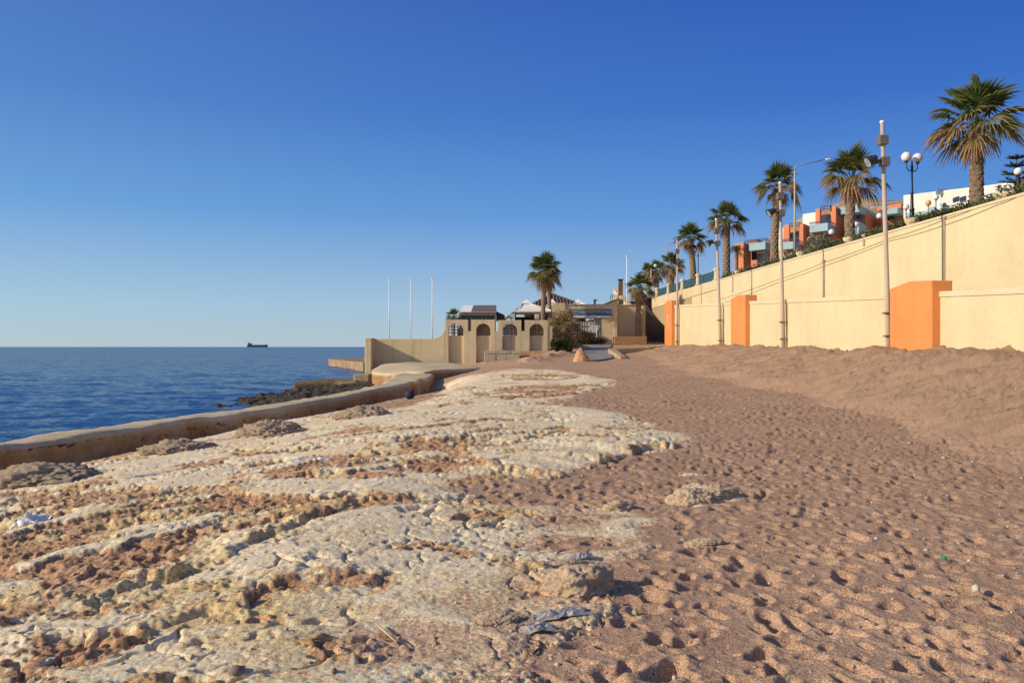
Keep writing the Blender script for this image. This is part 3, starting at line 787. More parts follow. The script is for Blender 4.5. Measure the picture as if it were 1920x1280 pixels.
# ------------------------------------------------------------------ rocks and heaps
def rock(name, label, cat, loc, size, mt, seed, amp=.25, freq=1.6, sub=5, fine=.04, group=None, rz=0, jag=0):
    bm = bmesh.new(); bmesh.ops.create_icosphere(bm, subdivisions=sub, radius=1)
    sv = Vector((seed * 7.3, seed * 3.1, seed * 5.7))
    c, s = math.cos(rz), math.sin(rz)
    for v in bm.verts:
        d = v.co.copy()
        k = 1 + amp * mn.fractal(d * freq + sv, .9, 2.1, 4) + fine * mn.fractal(d * freq * 6 + sv, .6, 2.1, 3) - jag * abs(mn.noise(d * freq * 2.3 + sv * 1.7)) - .6 * jag * abs(mn.noise(d * freq * 4.9 + sv * 2.3))
        q = d * k
        x, y = q.x * size[0], q.y * size[1]
        v.co = Vector((x * c - y * s, x * s + y * c, q.z * size[2]))
    me = bpy.data.meshes.new(name); bm.to_mesh(me); bm.free()
    me.polygons.foreach_set('use_smooth', [True] * len(me.polygons)); me.materials.append(mt)
    o = bpy.data.objects.new(name, me); COL.objects.link(o); o.location = loc
    return tag(o, label, cat, group)
def on_ground(px, py, dz=0):
    x, y = gpt(px, py); return Vector((x, y, zs_at(x, y) + dz))
for (px, py, s, lb) in ((508, 818, (.72, .6, .50), 'domed mound of shell gravel against the middle of the sea wall'),
                        (682, 787, (.72, .55, .42), 'shell gravel mound nearest the wide end of the sea wall'),
                        (335, 850, (.75, .6, .40), 'long low gravel mound by the sea wall between the domed mound and the shaded one'),
                        (85, 905, (.9, .7, .45), 'gravel mound fully in the shade of the sea wall at the left edge')):
    p = on_ground(px, py, -.08)
    rock('gravel_mound', lb, 'gravel mound', p, (s[0], s[1], s[2] * .68), M['heap'], px, .22, 1.6, 6, .10, 'gravel mounds along the sea wall')
p = W(1090, 677, 44)
bmz = float(z0(np.array([p.x]), np.array([p.y]))[0])
b = rock('boulder', 'orange-tan cone-shaped boulder standing beside the grey path', 'boulder', (p.x, p.y, bmz + .02), (.50, .42, .78), M['orange_rock'], 3, .18, 1.2, 5, .05)
for v in b.data.vertices:
    k = max(0, min(1, (v.co.z + .3) / 1.0)); f = 1.12 - .72 * k
    v.co.x *= f; v.co.y *= f
    if v.co.z > .3: v.co.x -= .06
for (px, py, s, lb, sd) in ((1088, 1108, (.25, .18, .17), 'largest pale tan boulder at the sand edge above the grey plastic sheet', 5),
                            (1300, 938, (.30, .22, .17), 'knobbly tan rock lump poking out of the footprinted sand', 9),
                            (1345, 932, (.26, .16, .12), 'flatter tan rock right of the knobbly lump in the sand', 12),
                            (1158, 955, (.16, .11, .09), 'small rounded tan rock on a pale patch left of the knobbly lump', 14),
                            (935, 1168, (.15, .11, .06), 'smooth yellowish stone lying left of the grey plastic sheet', 17),
                            (1325, 1020, (.17, .1, .05), 'flat pale stone alone in the sand below the knobbly lump', 19),
                            (1062, 1062, (.15, .08, .05), 'thin flat rock tilted up beside the small grey plastic scrap', 23)):
    rock('rock', lb, 'rock', on_ground(px, py, -s[2] * .05), (s[0], s[1], s[2] * .85), M['pale_rock'], sd, .24, 1.5, 6, .05, 'loose rocks on the beach', rz=.5, jag=.10)

# ------------------------------------------------------------------ litter
def crumple(name, label, loc, sx, sy, h, mt, seed, rz=0, n=26):
    m = MB(); vs = []; fs = []
    for j in range(n + 1):
        for i in range(n + 1):
            u = i / n * 2 - 1; v = j / n * 2 - 1
            r = max(0, 1 - (u * u + v * v) * .6 + .35 * mn.noise((u * 1.5, v * 1.5, seed)))
            x = u * sx * (1 + .35 * mn.noise((u * 2, v * 2, seed + 4))); y = v * sy * (1 + .35 * mn.noise((u * 2, v * 2, seed + 8)))
            z = h * r * (.45 + abs(mn.fractal(Vector((u * 2.4, v * 2.4, seed * 3.3)), .8, 2.2, 4)))
            c, s = math.cos(rz), math.sin(rz)
            gx, gy = loc.x + x * c - y * s, loc.y + x * s + y * c
            vs.append((gx, gy, zs_at(gx, gy) * .6 + loc.z * .4 + z + .006))
    for j in range(n):
        for i in range(n): fs.append((j * (n + 1) + i, j * (n + 1) + i + 1, (j + 1) * (n + 1) + i + 1, (j + 1) * (n + 1) + i))
    m.add(vs, fs)
    o = m.build(name, mt, smooth=False)
    so = o.modifiers.new('thickness', 'SOLIDIFY'); so.thickness = .003
    return tag(o, label, 'litter')
crumple('plastic_bag', 'crumpled white plastic bag lying on the rough rock at the left', on_ground(62, 993), .17, .12, .13, M['plastic_white'], 2, 0, 16)
crumple('plastic_sheet', 'torn grey plastic sheet half buried at the sand edge below the largest boulder', on_ground(1050, 1162), .17, .06, .03, M['plastic_grey'], 5, .35, 18)
crumple('plastic_scrap', 'small pale plastic scrap lying just below the torn grey sheet', on_ground(1010, 1190), .10, .05, .04, M['plastic_grey'], 8, .3, 12)
crumple('plastic_scrap', 'small grey plastic scrap lying on pale rock near the sand', on_ground(1092, 1050), .09, .05, .04, M['plastic_grey'], 11, .5, 12)
crumple('plastic_strip', 'thin white plastic strip stretched along the rock below the sea wall', on_ground(275, 898), .30, .05, .03, M['plastic_white'], 14, .35, 16)
crumple('plastic_strip', 'pale plastic strip snagged on the reddish rough rock in the middle', on_ground(585, 866), .30, .09, .03, M['plastic_white'], 17, .2, 16)
p = on_ground(1771, 1053, .012)
m = MB(); m.lathe([(.016, 0), (.017, .004), (.017, .02), (.014, .024), (0, .024)], p, 14)
tag(m.build('bottle_cap', M['cap_green'], smooth=False), 'bright green plastic bottle cap lying on the sand at right', 'bottle cap')
def stick(px0, py0, px1, py1, r, mt, label, lift=.012):
    a = on_ground(px0, py0, lift); b_ = on_ground(px1, py1, lift); c = a.lerp(b_, .5); c.z = max(c.z, zs_at(c.x, c.y) + lift)
    m = MB(); m.tube([a, c, b_], [r, r * .9, r * .6], 7)
    tag(m.build('stick', mt, smooth=True), label, 'stick')
stick(705, 1188, 744, 1220, .006, M['straw'], 'straw coloured reed stalk slanting into a sandy pocket of the rock', .03)
stick(568, 1222, 622, 1219, .006, M['driftwood'], 'thin brown driftwood twig lying level on the pale rock')
stick(1000, 1230, 1018, 1214, .008, M['dark_metal'], 'dark splinter of wood on the sand at the bottom')
stick(900, 995, 916, 991, .012, M['driftwood'], 'short brown wood chip on the pale rock in the middle')
m = MB(); q = on_ground(768, 748, .12); m.ball(q, .16, 12, 8, (1, .8, .9)); m.ball(q + Vector((.07, 0, .13)), .07, 8, 6)
bg = m.build('bag', M['bag'], smooth=True); tag(bg, 'small dark bag tucked under the far end of the sea wall', 'bag')

# small stones lying about: pebbles that nobody could count
pm = MB(); prs = np.random.RandomState(3)
ico = bmesh.new(); bmesh.ops.create_icosphere(ico, subdivisions=1, radius=1); iv = [v.co.copy() for v in ico.verts]; ifc = [tuple(v.index for v in f.verts) for f in ico.faces]; ico.free()
ppx = []; ppy = []
Yp = 3 + 22 * prs.rand(5200) ** 1.7; rp = prs.uniform(-.66, .66, 5200); Xp = rp * Yp
tb = bank_t(Xp, Yp)
keep = (Xp < Xl(Yp) - .5) & (prs.rand(5200) < (.30 + .7 * np.exp(-((tb - .05) / .22) ** 2) + .25 * (tb > .2)))
Xp, Yp = Xp[keep], Yp[keep]
zs_, zr_, _, _ = fields(Xp, Yp); Zp = np.maximum(zs_, zr_)
okp = Xp > np.interp(Yp, [f[1] for f in FR], [f[0] for f in FR]) + .6
for x, y, z in zip(Xp[okp], Yp[okp], Zp[okp]):
    s = (.004 + .010 * prs.rand() ** 3) * (1 + y / 13)
    if prs.rand() < .03: s *= 2.2
    sc = prs.uniform(.6, 1.3, 3) * s; a = prs.rand() * 6.28; c, n = math.cos(a), math.sin(a)
    pm.d = prs.rand()
    pm.add([(x + (v.x * c - v.y * n) * sc[0], y + (v.x * n + v.y * c) * sc[1], z + v.z * sc[2] * .8 + s * .15) for v in iv], ifc)
mt_, nt_, b_ = mat('mixed_pebbles')
nt_.links.new(ramp(nt_, attr(nt_, 'tone'), [(0, (.16, .11, .08)), (.3, (.36, .25, .17)), (.8, (.46, .36, .25)), (.95, (.55, .47, .36)), (1, (.65, .58, .48))]), b_.inputs['Base Color'])
b_.inputs['Roughness'].default_value = .85
tag(pm.build('pebbles', mt_, smooth=True, attr='tone'), 'loose pebbles and shell bits scattered over sand and rock', 'pebbles', kind='stuff')

# ================================================================== BEIGE WALLS AND TERRACE BUILDINGS
Y0 = 52.0
def fx_(px, Y=Y0): return (px - 960) / F * Y
def fz_(py, Y=Y0): return EYE + (650 - py) / F * Y
bw = thing('boundary_wall', (fx_(760), Y0, .0), 'plain low beige wall beside the sea, rising in a curve to the arches', 'wall')
m = MB()
pr = [(-9.0, -.8), (fx_(835) - .005, -.8), (fx_(835) - .005, fz_(617)), (fx_(830), fz_(624)), (fx_(822), fz_(631)), (fx_(812), fz_(635)), (-9.0, fz_(635.2))]
m.slab_xz(pr, Y0, Y0 + .4)
m.build('wall_body', M['beige'], bw, bevel=.03)
m = MB(); m.box(-9.42, -8.99, 50.95, 52.46, -1.0, fz_(634)); m.build('end_pier', M['beige'], bw, bevel=.04)
ac = thing('arcade_wall', (fx_(930), Y0, .5), 'beige wall of four arched bays with notched top and weathered recessed panels', 'arcade wall')
BAYS = [(835, 877.5, 841, 869, 606), (884, 928, 893, 919.5, 606.5), (934, 977.5, 942, 970, 606.5), (984, 1027, 993, 1020, 607)]
zb = -.6; th = .5
m = MB(); mp = MB()
for i, (a, b_, oa, ob, ya) in enumerate(BAYS):
    xa, xb, xo, xp = fx_(a), fx_(b_), fx_(oa), fx_(ob)
    zt = fz_(599.2 if i < 2 else 600); zl = fz_(629)
    r = (xp - xo) / 2; zsp = fz_(ya) - r; cx = (xo + xp) / 2
    dst = m if i < 2 else mp
    dst.box(xa, xo, Y0, Y0 + th, zb, zt)
    dst.box(xp, xb, Y0, Y0 + th, zb, zt)
    n = 20
    for k in range(n):
        t0 = math.pi * (1 - k / n); t1 = math.pi * (1 - (k + 1) / n)
        x0, z0_ = cx + r * math.cos(t0), zsp + r * math.sin(t0); x1, z1_ = cx + r * math.cos(t1), zsp + r * math.sin(t1)
        x0 = max(x0, xo + .002); x1 = min(x1, xp - .002)
        dst.add([(x0, Y0, z0_), (x1, Y0, z1_), (x1, Y0, zt), (x0, Y0, zt), (x0, Y0 + th, z0_), (x1, Y0 + th, z1_), (x1, Y0 + th, zt), (x0, Y0 + th, zt)],
                [(0, 1, 2, 3), (7, 6, 5, 4), (0, 4, 5, 1), (3, 2, 6, 7)])
    pn = MB(); pn.box(xo + .002, xp - .002, Y0 + .26, Y0 + .40, zb, zl); pn.build('recessed_panel', M['panel'] if i > 1 else M['beige'], ac, bevel=.015)
    lt = MB(); yl = Y0 + .33; zc = fz_(ya) - .02
    wv = .055 if i == 0 else .085
    nx = 5 if i == 0 else 9
    for k in range(1, nx):
        x = xo + (xp - xo) * k / nx; h = zsp + math.sqrt(max(0, r * r - (x - cx) ** 2)) - .01
        if h > zl + .05: lt.box(x - wv / 2, x + wv / 2, yl - .02, yl + .02, zl - .02, h)
    for k in range(1, 4 if i == 0 else 7):
        z = zl + (zc - zl) * k / (4 if i == 0 else 7); hw = r if z < zsp else math.sqrt(max(0, r * r - (z - zsp) ** 2))
        if hw > .1: lt.box(cx - hw + .01, cx + hw - .01, yl + .025, yl + .055, z - wv / 2, z + wv / 2)
    if i == 0:
        lt.box(cx + .05, xp - .02, yl + .06, yl + .09, zl, zl + .5)
    lt.build('lattice', M['wood'], ac)
for i in range(3):
    (m if i < 1 else mp).box(fx_(BAYS[i][1]) + .001, fx_(BAYS[i + 1][0]) - .001, Y0 + .004, Y0 + th - .004, zb, fz_(620.5))
m.build('smooth_bays', M['beige'], ac, bevel=.012)
mp.box(fx_(1027) + .001, fx_(1036), Y0 + .05, Y0 + 8.8, zb, fz_(612))
mp.build('patchy_bays', M['beige_patch'], ac, bevel=.012)

# block of old masonry in front
sb = thing('stone_block', (fx_(941, 49.5), 49.5, .3), 'low block of old grey masonry standing on the beach before the arcade', 'masonry block')
m = MB()
for k, (a, b_, c0, c1) in enumerate([(908, 930, 676, 664), (930.4, 951, 676, 664), (951.4, 974.5, 676, 664), (908, 936, 663.6, 657.5), (936.4, 957, 663.6, 657), (957.4, 974.5, 663.6, 657.5)]):
    m.box(fx_(a, 49.5), fx_(b_, 49.5), 49.5 + .02 * (k % 2), 51.2, fz_(c0, 49.5) - .5 * (k < 3), fz_(c1, 49.5))
m.build('masonry', M['block_stone'], sb, bevel=.035)
m = MB(); m.box(fx_(975, 50.2), fx_(1040, 50.2), 51.4, 51.9, -.2, fz_(658, 51.4))
tag(m.build('footing', M['orange_rock'], bevel=.03), 'low earthy footing along the foot of the two patchy arches', 'footing')

# entrance
YG = 61.0
g = lambda px: fx_(px, YG); h = lambda py: fz_(py, YG)
en = thing('entrance_wall', (g(1100), YG, 1.5), 'beige gate wall with a painted seascape board over a square opening', 'gate wall')
m = MB()
m.slab_xz([(g(1033), .8), (g(1060), .8), (g(1060), h(568)), (g(1040), h(568)), (g(1036), h(569.5)), (g(1033), h(574))], YG - .12, YG + .6)
m.box(g(1060) + .002, g(1081), YG, YG + .5, .8, h(597)); m.box(g(1127), g(1152), YG, YG + .5, .8, h(597))
m.box(g(1060) + .002, g(1152), YG, YG + .5, h(597) + .001, h(572))
m.box(g(1150) + .301, g(1206), YG + .8, YG + 1.2, .8, fz_(572.5, YG + .8))
m.box(g(1150), g(1150) + .3, YG - .02, YG + 1.3, .8, h(571.5))
m.box(g(1206) + .002, g(1212), YG + .4, YG + 4.5, .8, fz_(571.5, YG))
m.build('wall_body', M['beige'], en, bevel=.02)
m = MB(); m.box(g(1058), g(1154), YG - .06, YG + .56, h(572) + .001, h(570.2)); m.box(g(1155) + .05, g(1205.6), YG + .72, YG + 1.25, fz_(572.5, YG + .8) + .002, fz_(570.5, YG + .8))
m.build('coping', M['beige'], en, bevel=.02)
mm, nt, b = mat('painted_seascape')
co = coords(nt)
sep = nt.nodes.new('ShaderNodeSeparateXYZ'); nt.links.new(co, sep.inputs[0])
zz = math_(nt, 'ADD', math_(nt, 'MULTIPLY', math_(nt, 'SUBTRACT', sep.outputs[2], 2.40), 1.65), math_(nt, 'MULTIPLY', math_(nt, 'SUBTRACT', noise(nt, 1.6, 4, .5, coords(nt, 'Object', (1, 1, 2.5))), .5), 1.1))
cc = ramp(nt, zz, [(0, (.30, .34, .36)), (.25, (.05, .12, .20)), (.48, (.06, .15, .26)), (.55, (.34, .25, .12)), (.75, (.30, .24, .14)), (.82, (.07, .16, .25)), (1, (.10, .2, .3))])
nt.links.new(mix(nt, .5, cc, ramp(nt, noise(nt, 9, 5, .7, co), [(.3, (.2, .2, .2)), (.7, (.85, .85, .85))]), 'OVERLAY'), b.inputs['Base Color']); b.inputs['Roughness'].default_value = .7
m = MB(); m.box(g(1064), g(1147), YG - .09, YG - .004, h(594), h(579)); m.build('painted_board', mm, en, bevel=.01)
m = MB(); m.box(g(1070), g(1146), YG - .11, YG - .095, h(595), h(592.5)); m.build('board_frame', M['white_metal'], en)
gt = thing('gate', (g(1104), YG + .3, 1.6), 'closed white and dark barred gate under the painted seascape board', 'gate')
m = MB()
for k in range(5): x = g(1084 + k * 4.4); m.box(x - .035, x + .035, YG + .28, YG + .33, 1.45, h(601))
for z in (1.75, 2.35, h(612), h(602)): m.box(g(1082), g(1106), YG + .335, YG + .37, z - .035, z + .035)
m.build('dark_leaf', M['wood'], gt)
m = MB()
for px in (1108.5, 1114, 1117.5, 1121.5, 1125): x = g(px); m.box(x - .05, x + .05, YG + .26, YG + .36, 1.45, h(598))
m.box(g(1106), g(1126.5), YG + .365, YG + .40, 2.0, 2.12)
m.tube([(g(1107), YG + .22, 2.2), (g(1126), YG + .22, 3.1)], .03, 6)
m.build('white_leaf', M['bright_wood'], gt)
m = MB(); m.box(g(1083), g(1126), YG + 3.0, YG + 3.2, 1.4, 3.6)
tag(m.build('yard_screen', M['white_plaster']), 'whitewashed screen seen through the bars of the gate', 'screen')

pl = thing('planter', (fx_(1183, 60), 60, 1.6), 'low brown stone planter in front of the recessed beige wall, palm in it', 'planter')
m = MB(); xa, xb = fx_(1152, 59.6), fx_(1213, 59.6); zt = fz_(630.5, 59.6)
m.box(xa, xb, 59.6, 59.95, .9, zt); m.box(xa, xa + .3, 59.951, 61.3, .9, zt); m.box(xb - .3, xb, 59.951, 61.3, .9, zt)
m.build('planter_wall', M['planter'], pl, bevel=.04)
m = MB(); m.box(xa + .301, xb - .301, 59.951, 61.7, .9, zt - .12); m.build('soil', M['rust'], pl)
# pale broken kerb in front
m = MB()
kx = [(1140, 654, 50.5), (1150, 652, 51.5), (1175, 651, 52.5), (1205, 649.5, 53.2), (1243, 645.5, 54.5)]
kp = [W(*k) for k in kx]
for a, b_ in zip(kp[:-1], kp[1:]):
    t = (b_ - a); nn = Vector((t.y, -t.x, 0)).normalized() * .5
    m.prism([tuple((a + nn).xy), tuple((b_ + nn).xy), tuple(b_.xy), tuple(a.xy)], [a.z - .55, b_.z - .55, b_.z - .55, a.z - .55], [a.z - .06, b_.z - .06, b_.z + .02, a.z + .02])
k0 = kp[0]; m.prism([(k0.x + .15, k0.y - 4.5), (k0.x + .55, k0.y - 4.4), (k0.x + .5, k0.y), (k0.x, k0.y)], .3, [k0.z - .42, k0.z - .42, k0.z, k0.z])
tag(m.build('kerb', M['ledge_stone'], bevel=.05), 'broken pale stone kerb edging the raised ground before the stairs', 'kerb')

# stairs
stp = thing('staircase', (11.5, 64, 2), 'dark stone staircase climbing beside the tall wall, in shade', 'staircase')
m = MB(); ns = 24
for k in range(ns):
    y = 63.8 + k * .5; zt = 1.95 + (k + 1) * .165
    m.box(10.7, Xu(y) - .1, y, y + .52 + (6 if k == ns - 1 else 0), 1.0, zt)
m.build('steps', M['step'], stp)
m = MB()
m.prism([(10.2, 65.6), (10.65, 65.6), (10.65, 80), (10.2, 80)], .9, [4.2, 4.2, 7.4, 7.4])
m.build('side_wall', M['beige'], stp)

# kiosk
ki = thing('kiosk', (fx_(895, 58), 58, 1.28), 'small wooden beach kiosk with a flat awning roof, left behind the arcade', 'kiosk')
k = lambda px: fx_(px, 58); kz = lambda py: fz_(py, 58)
m = MB(); m.box(k(863), k(928), 58.3, 61, 1.28, kz(586)); m.build('wall', M['wood'], ki)
m = MB(); m.box(k(861), k(930), 57.9, 58.28, kz(590.5), kz(585.5)); m.build('fascia', M['driftwood'], ki)
m = MB(); m.add([(k(884), 57.8, kz(585)), (k(931), 57.8, kz(585)), (k(929), 61.2, kz(577) + .3), (k(884), 61.2, kz(577) + .3), (k(884), 57.8, kz(585) + .06), (k(931), 57.8, kz(585) + .06), (k(929), 61.2, kz(577) + .36), (k(884), 61.2, kz(577) + .36)],
    [(3, 2, 1, 0), (4, 5, 6, 7), (0, 1, 5, 4), (1, 2, 6, 5), (2, 3, 7, 6), (3, 0, 4, 7)]); m.build('roof', M['awning'], ki)
m = MB(); m.add([(k(861.5), 57.8, kz(585)), (k(884) - .01, 57.8, kz(585)), (k(884) - .01, 61.2, kz(577) + .3), (k(864), 61.2, kz(577) + .3), (k(861.5), 57.8, kz(585) + .06), (k(884) - .01, 57.8, kz(585) + .06), (k(884) - .01, 61.2, kz(577) + .36), (k(864), 61.2, kz(577) + .36)],
    [(3, 2, 1, 0), (4, 5, 6, 7), (0, 1, 5, 4), (1, 2, 6, 5), (2, 3, 7, 6), (3, 0, 4, 7)]); m.build('canvas_awning', M['canvas'], ki)
for a, b_ in ((865, 881), (885, 903), (912, 924)):
    m = MB(); m.box(k(a), k(b_), 58.20, 58.27, 3.2, kz(590.8)); w_ = m.build('window', M['dark_glass'], ki)
m = MB()
for px in (862, 883, 904.5, 910, 927): m.box(k(px) - .04, k(px) + .04, 58.08, 58.17, 1.28, kz(590.6))
m.build('posts', M['driftwood'], ki)
m = MB(); m.slab_xz([(k(930), kz(600)), (k(946), kz(600)), (k(946), kz(590)), (k(930), kz(583))], 58.4, 61); m.build('side_lean_to', M['interior'], ki)

def pavilion(name, label, Yp, ax, ay, x0, x1, ye, capw, dep, skirt=None):
    t = thing(name, (fx_(ax, Yp), Yp, 1.28), label, 'pavilion', 'canvas pavilions on the terrace')
    xa, xb, ze, zt = fx_(x0, Yp), fx_(x1, Yp), fz_(ye, Yp), fz_(ay, Yp)
    cx = fx_(ax, Yp); yc = Yp + dep / 2; cw = capw / F * Yp / 2
    m = MB()
    base = [(xa, Yp, ze), (xb, Yp, ze), (xb, Yp + dep, ze), (xa, Yp + dep, ze)]
    top = [(cx - cw, yc - cw, zt - .25), (cx + cw, yc - cw, zt - .25), (cx + cw, yc + cw, zt - .25), (cx - cw, yc + cw, zt - .25)]
    mid = [tuple(b[i] * .5 + q[i] * .5 - (.07 if i == 2 else 0) for i in range(3)) for b, q in zip(base, top)]
    low = [(b[0], b[1], b[2] - .1) for b in base]
    m.add(base + mid + top + low, [(i, (i + 1) % 4, 4 + (i + 1) % 4, 4 + i) for i in range(4)] + [(4 + i, 4 + (i + 1) % 4, 8 + (i + 1) % 4, 8 + i) for i in range(4)] + [(12 + i, 12 + (i + 1) % 4, (i + 1) % 4, i) for i in range(4)])
    if skirt:
        m.add([(xa - .01, Yp, ze - .02), (xa - .01, Yp + dep, ze - .02), (fx_(skirt[0], Yp), Yp + dep - .5, fz_(skirt[1], Yp)), (fx_(skirt[0], Yp), Yp - .3, fz_(skirt[1], Yp))], [(0, 1, 2, 3)])
    cano = m.build('canopy', M['canvas'], t)
    m = MB(); k2 = cw * 1.45
    m.add([(cx - k2, yc - k2, zt - .22), (cx + k2, yc - k2, zt - .22), (cx + k2, yc + k2, zt - .22), (cx - k2, yc + k2, zt - .22), (cx, yc, zt + .12)], [(0, 1, 4), (1, 2, 4), (2, 3, 4), (3, 0, 4)])
    m.build('cap', M['canvas'], t)
    for px_, py_ in ((xa + .06, Yp + .06), (xb - .06, Yp + .06), (xa + .06, Yp + dep - .06), (xb - .06, Yp + dep - .06)):
        m = MB(); m.tube([(px_, py_, 1.28), (px_, py_, ze - .05)], .045, 8); m.build('post', M['dark_metal'], t)
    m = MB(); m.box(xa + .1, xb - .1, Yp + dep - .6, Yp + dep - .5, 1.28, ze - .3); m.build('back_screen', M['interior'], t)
    m = MB()
    for a, b_ in zip(base, top): m.tube([Vector(a) + Vector((0, 0, .02)), Vector(b_) + Vector((0, 0, .02))], .035, 6)
    m.build('seams', M['white_plaster'], t)
    return t
pavilion('pavilion', 'largest canvas pavilion, with a sloping side flap, left of the double-trunked palm', 59.5, 988, 559.5, 965, 1033, 582, 13, 5.5, (943, 599))
pavilion('pavilion', 'canvas pavilion half hidden behind the rounded gate pier', 64.2, 1038, 559.5, 1022, 1061, 575, 9, 4.5)
pavilion('pavilion', 'canvas pavilion whose tip shows above the painted board', 64.5, 1088, 559.5, 1066, 1108, 574, 9, 4.5)
for px, lb in ((959, 'grey loudspeaker box at the left side of the largest pavilion'), (1007, 'grey loudspeaker box beside the double-trunked palm')):
    m = MB(); x = fx_(px, 59); m.box(x - .17, x + .17, 59.0, 59.3, fz_(598, 59), fz_(588.5, 59)); m.box(x - .13, x + .13, 58.98, 58.998, fz_(597, 59), fz_(589.5, 59)); m.tube([(x, 59.15, 1.28), (x, 59.15, fz_(598, 59))], .03, 6)
    tag(m.build('loudspeaker', M['bright_wood'], bevel=.0), lb, 'loudspeaker', 'loudspeakers on the terrace')

# big roof behind
br = thing('restaurant', (fx_(1040, 72), 72, 1.28), 'restaurant with a low hipped roof of rusty ribbed sheet behind the pavilions', 'restaurant')
q = lambda px: fx_(px, 72); qz = lambda py: fz_(py, 72)
m = MB(); m.box(q(985), q(1096), 71.0, 79, 1.28, qz(583)); m.build('wall', M['interior'], br)
A = [(q(974), 70, qz(583)), (q(1104), 70, qz(578)), (q(1104), 80, qz(578)), (q(974), 80, qz(583)), (q(1037), 74.5, qz(546)), (q(1040), 75.5, qz(546))]
m = MB(); m.add(A, [(0, 1, 4), (1, 2, 5, 4), (2, 3, 5), (3, 0, 4, 5)])
rf = m.build('roof', M['corrugated'], br)
m = MB()
for i in range(1, 22):
    s = i / 22; a = Vector(A[0]).lerp(Vector(A[1]), s); top = Vector(A[4])
    # ribs climb straight up the front slope until they meet a hip
    if s < .48: e = Vector(A[0]).lerp(top, s / .48)
    else: e = Vector(A[1]).lerp(top, (1 - s) / .52)
    m.tube([a + Vector((0, -.02, .04)), e + Vector((0, -.02, .04))], .06, 5)
m.build('ribs', M['rust'], rf)
ch = thing('flue', (fx_(1164, 75), 75, 4.0), 'tall rusty brown flue with a dark cowl on a cream base behind the gate wall', 'flue')
m = MB(); x = fx_(1164, 75); m.box(x - .2, x + .2, 75, 75.4, 4.0, fz_(527, 75)); m.build('shaft', M['rust'], ch, bevel=.02)
m = MB(); m.box(x - .16, x + .16, 75.02, 75.38, fz_(527, 75) + .02, fz_(525, 75)); m.box(x - .25, x + .25, 74.95, 75.45, fz_(525, 75) + .01, fz_(523, 75)); m.build('cowl', M['dark_metal'], ch)
m = MB(); m.box(fx_(1162, 74), fx_(1172, 74), 73.6, 74.6, 1.28, fz_(554.5, 74)); m.build('base', M['cream'], ch, bevel=.02)
x = fx_(1115, 70); m = MB(); m.tube([(x, 70, 3), (x, 70, fz_(564, 70))], .1, 8); m.box(x - .1, x + .22, 69.9, 70.1, fz_(564, 70), fz_(561.5, 70))
tag(m.build('vent_pipe', M['dark_metal']), 'short dark vent pipe on the roof behind the gate wall', 'vent pipe')
sh = thing('shed', (fx_(1150, 73), 73, 1.28), 'shed with one sloping dark-edged roof and a railing, beside the rusty flue', 'shed')
m = MB(); m.slab_xz([(fx_(1128, 73), 1.28), (fx_(1161, 73), 1.28), (fx_(1161, 73), fz_(560, 73)), (fx_(1128, 73), fz_(573, 73))], 73, 77); m.build('wall', M['cream'], sh)
m = MB(); m.slab_xz([(fx_(1124, 73), fz_(574.2, 73)), (fx_(1161.5, 73), fz_(559.5, 73)), (fx_(1161.5, 73), fz_(558, 73)), (fx_(1124, 73), fz_(572.8, 73))], 72.7, 77.3); m.build('roof', M['dark_metal'], sh)
m = MB()
for px in (1145, 1149, 1153, 1157, 1160): m.tube([(fx_(px, 74), 74, fz_(566, 74)), (fx_(px, 74), 74, fz_(553, 74))], .025, 6)
for py in (553, 557): m.tube([(fx_(1145, 74), 74, fz_(py, 74)), (fx_(1160, 74), 74, fz_(py, 74))], .025, 6)
m.build('railing', M['navy'], sh)

# flagpoles
def flagpole(px, py, yb, Y, label, r=.038):
    t = thing('flagpole', (fx_(px, Y), Y, yb), label, 'flagpole', 'white flagpoles')
    z1 = fz_(py, Y)
    m = MB(); m.tube([(fx_(px, Y), Y, yb), (fx_(px, Y), Y, z1)], [r, r * .7], 10); m.build('pole', M['white_metal'], t, smooth=True)
    m = MB(); m.ball((fx_(px, Y), Y, z1 + r), r * 1.5, 10, 8); m.build('finial', M['white_metal'], t, smooth=True)
    m = MB(); m.tube([(fx_(px, Y) + r * 1.8, Y - .02, yb + .6), (fx_(px, Y) + r * 1.4, Y - .02, z1 - .05)], .01, 5); m.build('halyard', M['white_metal'], t)
flagpole(729.5, 523.5, 1.28, 54.5, 'bare white flagpole behind the low beige wall, furthest out to sea')
flagpole(770, 523.5, 1.28, 54.5, 'bare white flagpole behind the low beige wall, middle one of three')
flagpole(810.5, 523.5, 1.28, 54.5, 'bare white flagpole behind the low beige wall, nearest the arches')
flagpole(1175.5, 482, 3.5, 73, 'bare white flagpole standing between the rusty flue and the leaning palm', .06)

# ship
SD = 6000
sp = thing('cargo_ship', (W(482, 651, SD).x, SD, SEA), 'dark cargo ship on the horizon with its bridge at the left end', 'ship')
s = lambda px: W(px, 650, SD).x
pz = SD / F
m = MB(); m.prism([(s(463), SD), (s(465), SD - 12), (s(500), SD - 12), (s(502), SD), (s(500), SD + 12), (s(465), SD + 12)], SEA - 2, SEA + 4.1 * pz)
m.prism([(s(496), SD - 10), (s(502.5), SD), (s(496), SD + 10)], SEA + 4.1 * pz + .05, SEA + 4.7 * pz); m.build('hull', M['ship'], sp)
m = MB(); m.box(s(466.5), s(471.5), SD - 10, SD + 10, SEA + 4.1 * pz + .05, SEA + 6.6 * pz); m.box(s(467), s(472), SD - 14, SD + 14, SEA + 6.6 * pz, SEA + 7.3 * pz); m.build('bridge', M['ship_grey'], sp)
m = MB(); m.tube([(s(466), SD, SEA + 4.3 * pz), (s(465.6), SD, SEA + 8.8 * pz)], [6, 4], 10); m.build('funnel', M['ship'], sp)
